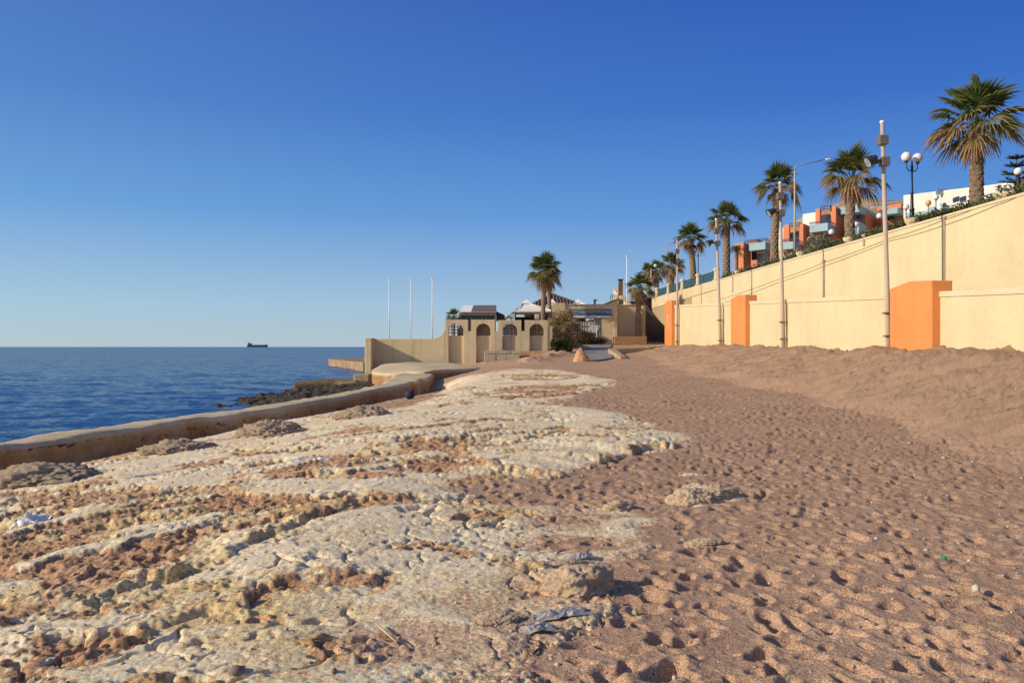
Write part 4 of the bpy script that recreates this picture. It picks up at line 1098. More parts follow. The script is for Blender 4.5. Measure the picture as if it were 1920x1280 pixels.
m = MB(); m.tube([(s(468.5), SD, SEA + 7 * pz), (s(468.5), SD, SEA + 9.4 * pz)], 1.2, 6); m.build('mast', M['ship_grey'], sp)
m = MB(); m.tube([(s(500), SD, SEA + 4 * pz), (s(500), SD, SEA + 6.3 * pz)], 1.0, 6); m.build('mast', M['ship_grey'], sp)
m = MB()
for a in (474, 479, 484, 489): m.box(s(a), s(a + 4), SD - 9, SD + 9, SEA + 4.1 * pz + .05, SEA + 4.5 * pz)
m.build('hatch_covers', M['ship'], sp)
# ================================================================== WALLS ON THE RIGHT
def strip_y(m, x0f, x1f, ys, z0f, z1f):            # wall running along Y
    n = len(ys)
    vs = []
    for y in ys: vs += [(x0f(y), y, z0f(y)), (x1f(y), y, z0f(y)), (x1f(y), y, z1f(y)), (x0f(y), y, z1f(y))]
    fs = []
    for i in range(n - 1):
        a = i * 4; b = a + 4
        fs += [(a, a + 3, b + 3, b), (a + 1, b + 1, b + 2, a + 2), (a + 3, a + 2, b + 2, b + 3), (a, b, b + 1, a + 1)]
    fs += [(0, 1, 2, 3), (4 * n - 1, 4 * n - 2, 4 * n - 3, 4 * n - 4)]
    m.add(vs, fs)
yl = list(np.arange(7, 59.3, 1.0)) + [59.6]
lw = thing('low_wall', (Xl(30), 30, .3), 'long cream beach wall with a flat coping that climbs away, between orange pillars', 'wall')
m = MB(); strip_y(m, Xl, lambda y: Xl(y) + .3, yl, lambda y: 0, lambda y: ltop(y) - .165); m.build('wall_body', M['cream'], lw)
m = MB(); strip_y(m, lambda y: Xl(y) - .035, lambda y: Xl(y) + .33, yl, lambda y: ltop(y) - .163, ltop); m.build('coping', M['coping'], lw, bevel=.012)
tw = thing('tall_wall', (Xu(40), 40, .3), 'tall cream retaining wall with a level top carrying the promenade above the beach', 'retaining wall')
yu = list(np.arange(7, 52.4, 1.0)) + [52.4]
m = MB(); strip_y(m, Xu, lambda y: Xu(y) + .4, [52.4 + i * .7 for i in range(10)], lambda y: 0, lambda y: WTOP - .65 - .015 * (y - 52)); m.build('far_wall_body', M['cream'], tw)
m = MB(); strip_y(m, Xu, lambda y: Xu(y) + .4, yu, lambda y: 0, lambda y: WTOP - .09); m.build('wall_body', M['cream'], tw)
m = MB(); strip_y(m, lambda y: Xu(y) - .03, lambda y: Xu(y) + .42, yu, lambda y: WTOP - .088, lambda y: WTOP); m.build('coping', M['coping'], tw, bevel=.015)
ys2 = [52.42] + list(np.arange(53, 72.6, .5))
m = MB(); strip_y(m, lambda y: Xu(y) + .02, lambda y: Xu(y) + .42, [58.71] + list(np.arange(59, 72.6, .5)), lambda y: 0, lambda y: WTOP - .62 - .015 * (y - 52)); m.build('rough_stone_section', M['ledge_stone'], tw, bevel=.02)
m = MB(); strip_y(m, lambda y: Xu(y) - .02, lambda y: Xu(y) + .44, ys2, lambda y: WTOP - .618 - .015 * (y - 52), lambda y: WTOP); m.build('patched_top_band', M['beige'], tw, bevel=.02)
def joint(px, pt, pb_, wid=.07, cap=False):
    r = (px - 960) / F; y = 15.43 / (r + .037); x = Xu(y)
    m = MB(); zt = EYE + (650 - pt) * y / F; z0_ = EYE + (650 - pb_) * y / F
    m.box(x - .035, x - .004, y - wid / 2 / .8, y + wid / 2 / .8, z0_, zt)
    if cap: m.box(x - .06, x - .004, y - wid * 1.3, y + wid * 1.3, zt - .06, zt + .02)
    m.build('drain_channel', M['joint'], tw, bevel=.006)
joint(1771, 407, 533, .10, True); joint(1620.5, 440, 461, .12, True); joint(1546, 488, 556, .09, True); joint(1374.5, 508, 548, .10); joint(1410, 537, 556, .05)
def cable(label, pts, sag=.05):
    P = []
    for (px, py) in pts:
        r = (px - 960) / F; y = 15.43 / (r + .037); P.append(Vector((Xu(y) - .014, y, EYE + (650 - py) * y / F)))
    Q = []
    for a, b in zip(P[:-1], P[1:]):
        for k in range(8):
            t = k / 8; q = a.lerp(b, t); q.z -= sag * 4 * t * (1 - t); Q.append(q)
    Q.append(P[-1])
    m = MB(); m.tube(Q, .0085, 6)
    tag(m.build('cable', M['cable'], smooth=True), label, 'cable')
cable('thin brown cable slanting across the tall cream wall, the upper of two', [(1849, 381), (1768, 413), (1668, 447), (1545, 492), (1462, 523), (1345, 563)], .04)
cable('thin brown cable slanting across the tall cream wall, the lower of two', [(1919, 363), (1870, 384), (1772, 422), (1668, 452), (1545, 499), (1462, 529), (1345, 572)], .03)

# orange pillars
for (pr_, plf, lb) in ((1747, 1668, 'widest orange pillar in the low cream wall, nearest the camera'),
                       (1397, 1370, 'orange pillar in the low cream wall between two of the tall poles'),
                       (1259, 1246, 'orange pillar ending the low wall by the dark stairs, white scribbles on it')):
    ya = 12.92 / ((pr_ - 960) / F + .0268); yb = 12.92 / ((plf - 960) / F + .0268); ym = ya + (yb - ya) * .52
    t = thing('pillar', (Xl(ym), ym, .5), lb, 'pillar', 'orange pillars of the low wall')
    zt = ltop(ym) + .30
    vs = []
    prof = [(ya, zt - .03), (ym, zt + .05), (yb, zt - .10)]
    m = MB()
    strip_y(m, lambda y: Xl(y) - .25, lambda y: Xl(y) + .36, [p[0] for p in prof], lambda y: .2, lambda y: dict(prof)[y])
    m.build('shaft', M['orange'], t, bevel=.025)
    if plf == 1246:
        m = MB(); rg = random.Random(4)
        for k in range(9):
            y = yb - .5 - 1.4 * rg.random(); z = 2.95 + .9 * rg.random(); x = Xl(y) - .262
            m = MB(); m.tube([(x, y, z), (x, y - .2 * rg.random(), z + .18 * rg.random()), (x, y - .12, z - .15 * rg.random()), (x, y - .22, z + .1)], .014, 5)
            m.build('scribble', M['white_metal'], t)

# poles with floodlights
def floodpole(Y, pxb, pxt, pyt, b1, b2, label, big=True):
    base = Vector((Xl(Y) - .15, Y, .9)); top = W(pxt, pyt, Y)
    t = thing('floodlight_pole', base, label, 'pole', 'pale floodlight poles along the low wall')
    at = lambda z: base + (top - base) * ((z - base.z) / (top.z - base.z))
    zj = ltop(Y)
    m = MB(); m.tube([base, at(zj), at(zj + .02), top], [.092, .085, .075, .06], 14); m.build('shaft', M['pole'], t, smooth=True)
    m = MB(); m.ball(top + Vector((0, 0, .0)), .078, 12, 8, (1, 1, .8)); m.build('cap', M['white_metal'], t, smooth=True)
    z1 = EYE + (650 - b1) * Y / F; z2 = EYE + (650 - b2) * Y / F
    p = at(z1); m = MB(); m.box(p.x - .15, p.x + .13, p.y - .15, p.y + .13, z1 - .15, z1 + .15); m.build('junction_box', M['box_metal'], t, bevel=.012)
    p = at(z2); m = MB(); m.box(p.x - .09, p.x + .16, p.y - .15, p.y + .13, z2 - .16, z2 + .13); br_ = m.build('bracket', M['box_metal'], t, bevel=.012)
    m = MB(); m.tube([(p.x - .1, p.y - .03, z2), (p.x - .26, p.y - .05, z2 + .02)], .05, 8); m.build('arm', M['dark_metal'], t)
    # floodlight: shallow truncated housing tilted down towards the beach
    c = Vector((p.x - .45, p.y - .06, z2 + .02)); d = Vector((-.80, .05, -.52)).normalized(); u = d.cross(Vector((0, 0, 1))).normalized(); w = u.cross(d)
    def ring(o, a, b_): return [c + d * o + u * (a * math.cos(i * 6.2832 / 20)) + w * (b_ * math.sin(i * 6.2832 / 20)) for i in range(20)]
    R_ = [ring(-.24, .06, .05), ring(-.22, .09, .08), ring(-.10, .13, .12), ring(.10, .22, .20), ring(.13, .235, .215), ring(.13, .215, .195), ring(.10, .20, .18)]
    m = MB(); m.add([q for r in R_ for q in r], [(i * 20 + k, i * 20 + (k + 1) % 20, (i + 1) * 20 + (k + 1) % 20, (i + 1) * 20 + k) for i in range(6) for k in range(20)] + [tuple(range(19, -1, -1))])
    fl = m.build('floodlight', M['dark_metal'], t, smooth=False)
    m = MB(); m.add(ring(.105, .198, .178), [tuple(range(20))]); m.build('lens', M['pale_glass'], fl)
    for dz in (.75, 1.5 if Y < 40 else 1.9):
        q = at(base.z + dz + .3); m = MB(); m.box(q.x - .13, q.x + .14, q.y - .11, q.y + .11, q.z - .03, q.z + .03)
        m.build('clamp', M['box_metal'], t)
    m = MB(); q0 = at(zj - .2); m.tube([(base.x + .10, base.y - .12, base.z), (q0.x + .10, q0.y - .12, q0.z)], .016, 6); m.build('conduit', M['cable'], t)
floodpole(26.0, 1671, 1654, 229, 263.5, 303, 'pale floodlight pole nearest the camera, rising from the widest orange pillar')
floodpole(35.4, 1467, 1462.5, 343, 368, 399, 'pale floodlight pole between the widest and the middle orange pillar')
floodpole(45.0, 1347, 1343, 411, 433, 456, 'pale floodlight pole just left of the middle orange pillar')
floodpole(55.6, 1271, 1270, 453, 471, 488, 'shortest looking floodlight pole, beside the orange pillar by the stairs')

# ================================================================== PALMS
def fan_palm(name, loc, zc, cr, tr, label, seed, ng=34, nd=16, lean=(0, 0), skirt=0.5, dryness=.35, trunk_top=None, group=None):
    rg = random.Random(seed)
    base = Vector(loc); top = Vector((base.x + lean[0], base.y + lean[1], zc))
    t = thing(name, base, label, 'palm tree', group)
    # trunk with leaf-scar texture
    H = (top - base).length; n = max(12, int(H / .045)); k = 20; tr *= 1.12; vs = []
    for i in range(n + 1):
        f = i / n; c = base.lerp(top, f); c.x -= lean[0] * .35 * math.sin(math.pi * f)
        r = tr * (1.22 - .22 * min(1, f * 5)) * (1 - .12 * f) * (1 + (.22 if f > .82 else 0) * math.sin(math.pi * min(1, (f - .82) / .18) * .8) * (f > .82))
        for a in range(k):
            th = 2 * math.pi * a / k + .5 * (i % 2) * 2 * math.pi / k
            row = int(f * H / .18); ph = (a / k * 6 + .5 * (row % 2)) % 1.0; pz = (f * H / .18) % 1.0
            s = 1 + .24 * (1 - pz) * (1 - abs(ph * 2 - 1)) + .05 * (rg.random() - .5) - .04
            vs.append((c.x + r * s * math.cos(th), c.y + r * s * math.sin(th), c.z))
    m = MB(); m.add(vs, [(i * k + a, i * k + (a + 1) % k, (i + 1) * k + (a + 1) % k, (i + 1) * k + a) for i in range(n) for a in range(k)] + [tuple(n * k + a for a in range(k))])
    m.build('trunk', M['trunk'], t, smooth=False)
    def frond(m, az, el, pl_, fl_, dry, droop, wob):
        cr_s = 1
        d = Vector((math.cos(az) * math.cos(el), math.sin(az) * math.cos(el), math.sin(el)))
        s = Vector((-math.sin(az), math.cos(az), 0)); s = (s + Vector((0, 0, wob))).normalized()
        up = s.cross(d) * -1
        if up.z < 0: up = -up
        o = top + Vector((0, 0, -.05)) + d * tr * .6
        pm_ = o + d * pl_ * .5 + Vector((0, 0, .04 * pl_)); P = o + d * pl_ - Vector((0, 0, droop * .10 * pl_))
        m.d = min(1, dry * .5 + .25)
        m.tube([o, pm_, P], [.016, .012, .009], 4, False)
        d2 = (P - pm_).normalized(); d2 = (d2 - Vector((0, 0, .25 * droop))).normalized()
        nseg = 24; A = R(92)
        base_v = None
        for q in range(nseg):
            a = -A + 2 * A * (q + .5) / nseg
            dr = d2 * math.cos(a) + s * math.sin(a)
            nn = (up - d2 * .15).normalized()
            L = fl_ * (.72 + .28 * math.cos(a * .8)) * rg.uniform(.9, 1.06)
            sp = A / nseg * .95
            tw = rg.uniform(-.25, .25)
            dd = droop * rg.uniform(.7, 1.35)
            pts = []
            for tt, wd in ((.04, .2), (.34, 1.15), (.60, 1.35), (.80, .72), (1.0, .05)):
                c = P + dr * L * tt + nn * (.10 * L * math.sin(math.pi * tt) * (1 if dd < .8 else .3)) + nn * (abs(math.sin(a)) * .12 * L * tt)
                c.z -= dd * L * max(0, tt - .30) ** 1.8 * .95
                side = dr.cross(nn).normalized() * (L * .34 * sp * wd) + nn * (L * .05 * wd * (1 if q % 2 else -1) * .5) + nn * tw * .02
                pts.append((c - side, c + side, tt))
            vv = []
            for l, r_, tt in pts: vv += [l, r_]
            b0 = len(m.v)
            for i_, (l, r_, tt) in enumerate(pts):
                m.d = min(1, max(0, dry * .75 + (tt ** 2.2) * (.30 + dry * .9) + rg.uniform(-.08, .12)))
                m.v += [tuple(l), tuple(r_)]; m.a += [m.d, m.d]
            m.f += [(b0 + 2 * i_, b0 + 2 * i_ + 1, b0 + 2 * i_ + 3, b0 + 2 * i_ + 2) for i_ in range(4)]
    m = MB(); az = rg.random() * 6.28
    cr *= 1.0; ng = int(ng * .85); nd = int(nd * .35)
    for i in range(ng):
        f = i / max(1, ng - 1)                     # 0 youngest, upright; 1 oldest, hanging
        az += 2.39996 + rg.uniform(-.35, .35)
        el = R(86 - 100 * f ** .9 + rg.uniform(-14, 14))
        dry = max(0, (f - .45)) * dryness * 2.0 * rg.uniform(.2, 1.6)
        frond(m, az, el, cr * rg.uniform(.38, .54), cr * rg.uniform(.54, .70), dry, .08 + .95 * f ** 1.4 * rg.uniform(.6, 1.3), rg.uniform(-.6, .6))
    m.build('crown', M['frond'], t, smooth=False, attr='dry')
    if nd:
        m = MB()
        for i in range(nd):
            az += 2.39996 + rg.uniform(-.4, .4)
            frond(m, az, R(-25 - 50 * rg.random()), cr * .32 * rg.uniform(.6, 1.1), cr * .42 * rg.uniform(.6, 1.1) * (.6 + skirt), .8, 1.2, rg.uniform(-.5, .5))
        m.build('dead_fronds', M['frond'], t, smooth=False, attr='dry')
    return t
def Xp_(px, off):                                  # point on the promenade, off metres behind the wall face
    r = (px - 960) / F; y = (15.43 + off) / (r + .037); return y
def prom_palm(px, off, pyc, cr, tr, label, seed, **kw):
    y = Xp_(px, off); x = (px - 960) / F * y
    return fan_palm('palm_tree', (x, y, WTOP - .1), EYE + (650 - pyc) * y / F, cr, tr, label, seed, **kw)
GP = 'fan palms along the promenade'
prom_palm(1831, 1.1, 236, 1.52, .195, 'largest fan palm above the tall wall, at the right edge with wide browning fronds', 3, ng=38, nd=14, group=GP, dryness=.6)
prom_palm(1594, 1.1, 334, 1.36, .19, 'fan palm with a thick scaly trunk, just left of the nearest pole, before the houses', 8, ng=34, nd=24, group=GP, dryness=.75, lean=(.12, .1))
prom_palm(1452, 1.1, 352, 1.30, .20, 'fan palm whose trunk stands beside the pole left of the curved street lamp', 14, ng=32, nd=12, group=GP, dryness=.55, lean=(.2, 0))
prom_palm(1362, 1.1, 415, 1.32, .22, 'fan palm with a stout bare trunk at the start of the green railing', 21, ng=32, nd=12, group=GP, dryness=.55)
prom_palm(1300, 1.1, 450, 1.30, .22, 'fan palm behind the balustrade, beside the twin globe lamp', 28, ng=32, nd=14, group=GP, dryness=.55, lean=(-.25, .1))
prom_palm(1259, 1.2, 500, 1.25, .22, 'shorter fan palm behind the balustrade under the far street lamp', 35, ng=30, nd=14, group=GP, dryness=.6)
prom_palm(1231, 2.2, 512, 1.25, .22, 'dense fan palm behind the end of the balustrade by the single globe lamp', 42, ng=30, nd=20, group=GP, dryness=.7)
prom_palm(1216, 3.0, 513, 1.15, .20, 'furthest fan palm on the promenade, behind the balustrade end', 44, ng=26, nd=16, group=GP, dryness=.7)
fan_palm('palm_tree', W(1196, 632, 60.9), EYE + (650 - 541) * 60.9 / F, 1.14, .18, 'short fan palm with a shaggy skirt leaning out of the brown planter', 51, ng=30, nd=26, lean=(.18, 0), skirt=.9, dryness=.6)
fan_palm('palm_tree', W(1018, 625, 58.6), EYE + (650 - 510) * 58.6 / F, 1.38, .15, 'tall fan palm with a dense round crown rising behind the arcade, front trunk of two', 62, ng=44, nd=18, lean=(.2, 0), skirt=.8, dryness=.45)
fan_palm('palm_tree', (2.85, 59.9, 1.28), EYE + (650 - 522) * 59.9 / F, .95, .13, 'fan palm mostly hidden just behind the tall one, with long brown skirt', 66, ng=18, nd=22, lean=(-.1, 0), skirt=.8, dryness=.9)
fan_palm('palm_tree', (fx_(851, 57), 57, 1.28), EYE + (650 - 594) * 57 / F, .62, .09, 'small dark fan palm showing over the arcade, left of the kiosk', 71, ng=22, nd=5, skirt=.3, dryness=.4)

def feather_palm(loc, zc, L, label, seed, nf=18):
    rg = random.Random(seed); base = Vector(loc); top = Vector((base.x, base.y, zc))
    t = thing('feather_palm', base, label, 'palm tree')
    m = MB(); m.tube([base, base.lerp(top, .5), top], [.16, .14, .17], 12); m.build('trunk', M['trunk'], t)
    m = MB()
    for i in range(nf):
        az = i * 2.4 + rg.uniform(-.3, .3); el = R(80 - 75 * i / nf); d = Vector((math.cos(az) * math.cos(el), math.sin(az) * math.cos(el), math.sin(el)))
        pts = []
        for k in range(15):
            f = k / 14; q = top + d * L * f; q.z -= L * .75 * f ** 2.3; pts.append(q)
        m.d = .2; m.tube(pts, [.016 * (1 - .8 * k / 14) for k in range(15)], 4, False)
        s = Vector((-math.sin(az), math.cos(az), 0))
        for k in range(2, 15):
            for sd in (-1, 1):
                for jj in (0, .5):
                    a = pts[k].lerp(pts[k - 1], jj); fw = (pts[k] - pts[k - 1]).normalized()
                    e = a + (s * sd * .8 + fw * .7 + Vector((0, 0, -.25))).normalized() * L * .26 * math.sin(math.pi * (.15 + .8 * k / 15))
                    w = fw * .018
                    m.d = rg.uniform(.05, .4); m.add([a - w, a + w, e], [(0, 1, 2)])
    m.build('crown', M['frond'], t, attr='dry')
y = Xp_(1381, 5.5); feather_palm(((1381 - 960) / F * y, y, WTOP), EYE + (650 - 472) * y / F, 1.35, 'young feather palm with arching dark fronds before the leftmost terracotta house', 5)

# Norfolk pine at the right edge
def pine(loc, zt, label):
    rg = random.Random(9); base = Vector(loc); t = thing('norfolk_pine', base, label, 'pine tree')
    m = MB(); m.tube([base, (base.x, base.y, zt)], [.12, .015], 8); m.build('trunk', M['bark'], t)
    m = MB(); H = zt - base.z
    lv = 8
    for l in range(lv):
        z = zt - .12 - H * .92 * (l / lv) ** 1.0; br = .22 + .85 * (l + .3) / lv
        for k in range(6):
            az = k * math.pi / 3 + l * .5
            d = Vector((math.cos(az), math.sin(az), .22)).normalized()
            o = Vector((base.x, base.y, z)); m.d = .3
            m.tube([o, o + d * br], [.02, .008], 4, False)
            for q in range(46):
                f = .12 + .88 * rg.random(); a = o + d * br * f
                e = a + Vector((rg.gauss(0, 1), rg.gauss(0, 1), abs(rg.gauss(0, .8)))).normalized() * .14 + d * .06
                w = Vector((rg.gauss(0, 1), rg.gauss(0, 1), rg.gauss(0, 1))).normalized() * .022
                m.d = rg.uniform(0, .35); m.add([a - w, a + w, e], [(0, 1, 2)])
    m.build('branches', M['needle'], t, attr='dry')
y = Xp_(1906, 4.0); pine(((1906 - 960) / F * y, y, WTOP), EYE + (650 - 292) * y / F, 'small dark Norfolk pine above the tall wall at the far right edge')

# ================================================================== BUSHES
def bush(name, loc, size, n, leaf, mt, label, seed, cat='bush', stems=6, up=.3, dry=.3, clump=14, hollow=.55, group=None):
    rg = random.Random(seed); base = Vector(loc); t = thing(name, base, label, cat, group)
    m = MB(); cl = []
    for i in range(clump):
        th = rg.random() * 6.28; r = rg.random() ** .5; z = rg.random()
        e = math.sqrt(max(.05, 1 - (z * 1.0 - .35) ** 2 / .5)) if z > .35 else 1
        cl.append(base + Vector((size[0] * r * math.cos(th) * e, size[1] * r * math.sin(th) * e, size[2] * (.12 + .82 * z))))
    for i in range(stems):
        c = cl[i % len(cl)]
        m.tube([base + Vector((rg.uniform(-.06, .06), rg.uniform(-.06, .06), -.1)), base.lerp(c, .5) + Vector((rg.uniform(-.1, .1), rg.uniform(-.1, .1), .1 * size[2])), c], [.035, .022, .008], 5)
    m.build('stems', M['bark'], t)
    m = MB()
    for i in range(n):
        c = cl[rg.randrange(len(cl))]; sp = (.34 if clump > 8 else .5)
        v = Vector((rg.gauss(0, 1), rg.gauss(0, 1), rg.gauss(0, .9))); v = v.normalized() * (hollow + (1 - hollow) * rg.random())
        a = c + Vector((v.x * size[0] * sp, v.y * size[1] * sp, v.z * size[2] * sp * .7))
        if a.z < base.z: a.z = base.z + rg.random() * .1
        d = (v + Vector((rg.gauss(0, .5), rg.gauss(0, .5), up))).normalized(); s = d.cross(Vector((rg.gauss(0, 1), rg.gauss(0, 1), rg.gauss(0, 1)))).normalized()
        L = leaf * rg.uniform(.6, 1.4); w = s * L * .22
        m.d = min(1, max(0, dry + rg.gauss(0, .2)))
        m.add([a - w * .4, a + d * L * .5 - w, a + d * L, a + d * L * .5 + w], [(0, 1, 2, 3)])
    m.build('foliage', mt, t, attr='dry')
    return t
def gz(x, y): return float(z0(np.array([x]), np.array([y]))[0])
p = W(1058, 650, 54); bush('tamarisk', (p.x, p.y, gz(p.x, p.y)), (.98, .75, 2.55), 4200, .17, M['tamarisk'], 'straggly dry tamarisk with rusty feathery sprays in front of the gate wall', 3, 'shrub', 14, .5, .45, 26, .2)
p = W(1048, 660, 50.5); bush('bush', (p.x, p.y, gz(p.x, p.y) - .05), (.62, .5, .95), 5200, .13, M['leaf'], 'dense bright green bush below the dry tamarisk', 5, 'bush', 5, .5, .06, 12, .5)
p = W(1104, 650, 59.6); bush('bush', (p.x, p.y, gz(p.x, p.y)), (1.15, .4, .85), 3600, .12, M['leaf'], 'low dark dusty shrubs growing across the foot of the gate', 7, 'bush', 6, .5, .55, 14, .4)
for px, s_, sd in ((1212, .35, 1),): pass
m = MB(); rg = random.Random(77)
for i in range(15000):
    y = 22.2 + rg.random() ** 1.25 * 31.0
    if 51 < y and rg.random() < .5: continue
    dens = mn.noise((y * .42, 3.3, 0)); u = .42 + rg.random() * .75
    hh = .30 + .20 * mn.noise((y * 1.3, 7, 0)) + .10 * dens
    if mn.noise((y * .8, 1.2, 5)) < -.38: continue
    z = WTOP + rg.random() ** .7 * max(.06, hh)
    x = Xu(y) + u - (.45 if rg.random() < .12 else 0)
    d = Vector((rg.gauss(-.3, .7), rg.gauss(0, .8), rg.gauss(.5, .5))).normalized(); s_ = d.cross(Vector((rg.gauss(0, 1), rg.gauss(0, 1), rg.gauss(0, 1)))).normalized()
    L = .10 * rg.uniform(.6, 1.4); w = s_ * L * .3
    m.d = min(1, max(0, .22 + .35 * mn.noise((y * .6, u * 2, 9)) + rg.gauss(0, .15)))
    m.add([(x - w.x * .4, y - w.y * .4, z - w.z * .4), (x + d.x * L * .5 - w.x, y + d.y * L * .5 - w.y, z + d.z * L * .5 - w.z), (x + d.x * L, y + d.y * L, z + d.z * L), (x + d.x * L * .5 + w.x, y + d.y * L * .5 + w.y, z + d.z * L * .5 + w.z)], [(0, 1, 2, 3)])
hg = thing('hedge', (Xu(32) + .8, 32, WTOP), 'low straggling green hedge trailing along the top of the tall cream wall', 'hedge')
m.build('foliage', M['leaf'], hg, attr='dry')
m = MB()
for i in range(150):
    y = 22.5 + 30 * rg.random(); x = Xu(y) + .5 + .6 * rg.random(); m.tube([(x, y, WTOP - .05), (x + rg.uniform(-.1, .1), y + rg.uniform(-.1, .1), WTOP + .25)], .012, 4)
m.build('stems', M['bark'], hg)
for (px, off, hh, wd, lb, sd) in ((1535, 1.0, 1.15, .55, 'tall silvery shrub with pale plumes on the tall wall, right of the curved lamp', 2),
                                  (1497, 1.1, .55, .5, 'low silvery shrub beside the stone planter bowl at the curved lamp', 6),
                                  (1435, 1.2, .45, .5, 'pale grey shrub spilling at the foot of the palm by the second pole', 4)):
    y = Xp_(px, off); bush('shrub', ((px - 960) / F * y, y, WTOP), (wd, wd, hh), 1500, .12, M['grey_leaf'], lb, sd, 'shrub', 8, .8, .3, 12, .3)

# ================================================================== PROMENADE FURNITURE
def planter_bowl(px, py, wpx, label, off=.25, hpx=12):
    y = Xp_(px, off); x = (px - 960) / F * y; r = wpx / 2 / F * y; hh = hpx / F * y
    m = MB(); m.lathe([(r * .62, 0), (r * .66, hh * .18), (r * .72, hh * .22), (r * .98, hh * .55), (r * 1.03, hh * .85), (r * .98, hh), (r * .8, hh), (r * .75, hh * .9), (0, hh * .88)], (x, y, WTOP + .002), 18)
    tag(m.build('stone_bowl', M['coping'], smooth=False), label, 'stone bowl', 'cream stone bowls on the tall wall'); return x, y, WTOP + hh
lx, ly, lz = planter_bowl(1710, 405, 26, 'cream stone bowl carrying the black twin globe lamp', .3, 15)
planter_bowl(1592, 438, 21, 'cream stone bowl at the foot of the palm before the houses', .25, 12)
planter_bowl(1502, 463, 18, 'cream stone bowl right of the curved street lamp', .25, 10)
planter_bowl(1383, 500, 13, 'smallest cream stone bowl, by the young feather palm', .25, 8)
planter_bowl(1888, 355, 46, 'widest cream stone bowl, at the far right end of the wall', .5, 17)
def twin_lamp(x, y, zb_, H, label, gl=.165, az=.55, n=2, group='black globe lamp posts on the promenade'):
    t = thing('globe_lamp', (x, y, zb_), label, 'street lamp', group)
    m = MB(); m.lathe([(.13, 0), (.13, .05), (.085, .09), (.075, .30), (.095, .34), (.06, .42), (.045, .9), (.065, .95), (.04, 1.02), (.03, H - .45), (.05, H - .4), (.05, H - .3), (.02, H - .15), (.03, H - .1), (0, H - .04)], (x, y, zb_), 12)
    m.build('post', M['black_iron'], t, smooth=True)
    for sd in ((-1, 1) if n == 2 else (0,)):
        d = Vector((math.cos(az), math.sin(az), 0)) * sd
        e = Vector((x, y, zb_)) + d * .27 + Vector((0, 0, H - .16 if n == 2 else H - .06))
        if n == 2:
            m = MB(); o = Vector((x, y, zb_ + H - .42))
            m.tube([o, o + d * .13 + Vector((0, 0, -.04)), o + d * .24 + Vector((0, 0, .06)), e], .018, 8)
            m.build('arm', M['black_iron'], t, smooth=True)
        m = MB(); m.lathe([(.03, 0), (.075, .03), (.075, .06)], e, 10); m.build('holder', M['black_iron'], t)
        m = MB(); m.ball(e + Vector((0, 0, gl + .045)), gl, 20, 14); m.build('globe', M['globe'], t, smooth=True)
twin_lamp(lx, ly, lz - .02, 2.2, 'black twin globe lamp on the cream stone bowl, nearest one', .175, .35)
y = Xp_(1308, 1.4); twin_lamp((1309 - 960) / F * y, y, WTOP, EYE + (650 - 470) * y / F - WTOP, 'black twin globe lamp beside the palm behind the balustrade', .15, .35)
y = Xp_(1229, .9); twin_lamp((1229 - 960) / F * y, y, WTOP, EYE + (650 - 501) * y / F - WTOP, 'single globe lamp at the far end of the balustrade', .16, 0, 1)
y = Xp_(1909, 1.0); twin_lamp((1909 - 960) / F * y, y, WTOP, EYE + (650 - 328) * y / F - WTOP, 'single globe lamp before the Norfolk pine at the right edge', .12, 0, 1)
def street_lamp(px, pyt, off, L, label, rise=12):
    y = Xp_(px, off); x = (px - 960) / F * y; zt = EYE + (650 - pyt) * y / F
    t = thing('street_lamp', (x, y, WTOP), label, 'street lamp', 'curved arm street lamps on the promenade')
    m = MB(); m.tube([(x, y, WTOP - .1), (x, y, zt - .1)], [.055, .045], 10); m.build('post', M['pole'], t, smooth=True)
    m = MB(); m.tube([(x, y, zt - .1), (x, y, zt + .08), (x + .03, y, zt + .16), (x + .12, y, zt + .22), (x + L - .3, y, zt + .22 + rise / F * y)], .026, 8); m.build('arm', M['pole'], t, smooth=True)
    e = Vector((x + L - .3, y, zt + .22 + rise / F * y)); m = MB(); m.ball(e + Vector((.18, 0, .01)), .2, 14, 8, (1, .45, .28)); m.build('lamp_head', M['white_metal'], t, smooth=True)
street_lamp(1490, 318, 1.5, 1.95, 'tall curved arm street lamp left of the terracotta houses', 11)
street_lamp(1249.5, 463, 2.0, 1.55, 'curved arm street lamp behind the far balustrade', 6)
y = Xp_(1221, 1.5); x = (1221 - 960) / F * y
m = MB(); m.tube([(x, y, WTOP), (x, y, EYE + (650 - 505) * y / F)], .075, 10); m.box(x - .1, x + .1, y - .1, y + .1, EYE + (650 - 505) * y / F, EYE + (650 - 503.5) * y / F)
tag(m.build('post', M['pole']), 'plain brown post standing at the furthest promenade palm', 'post')

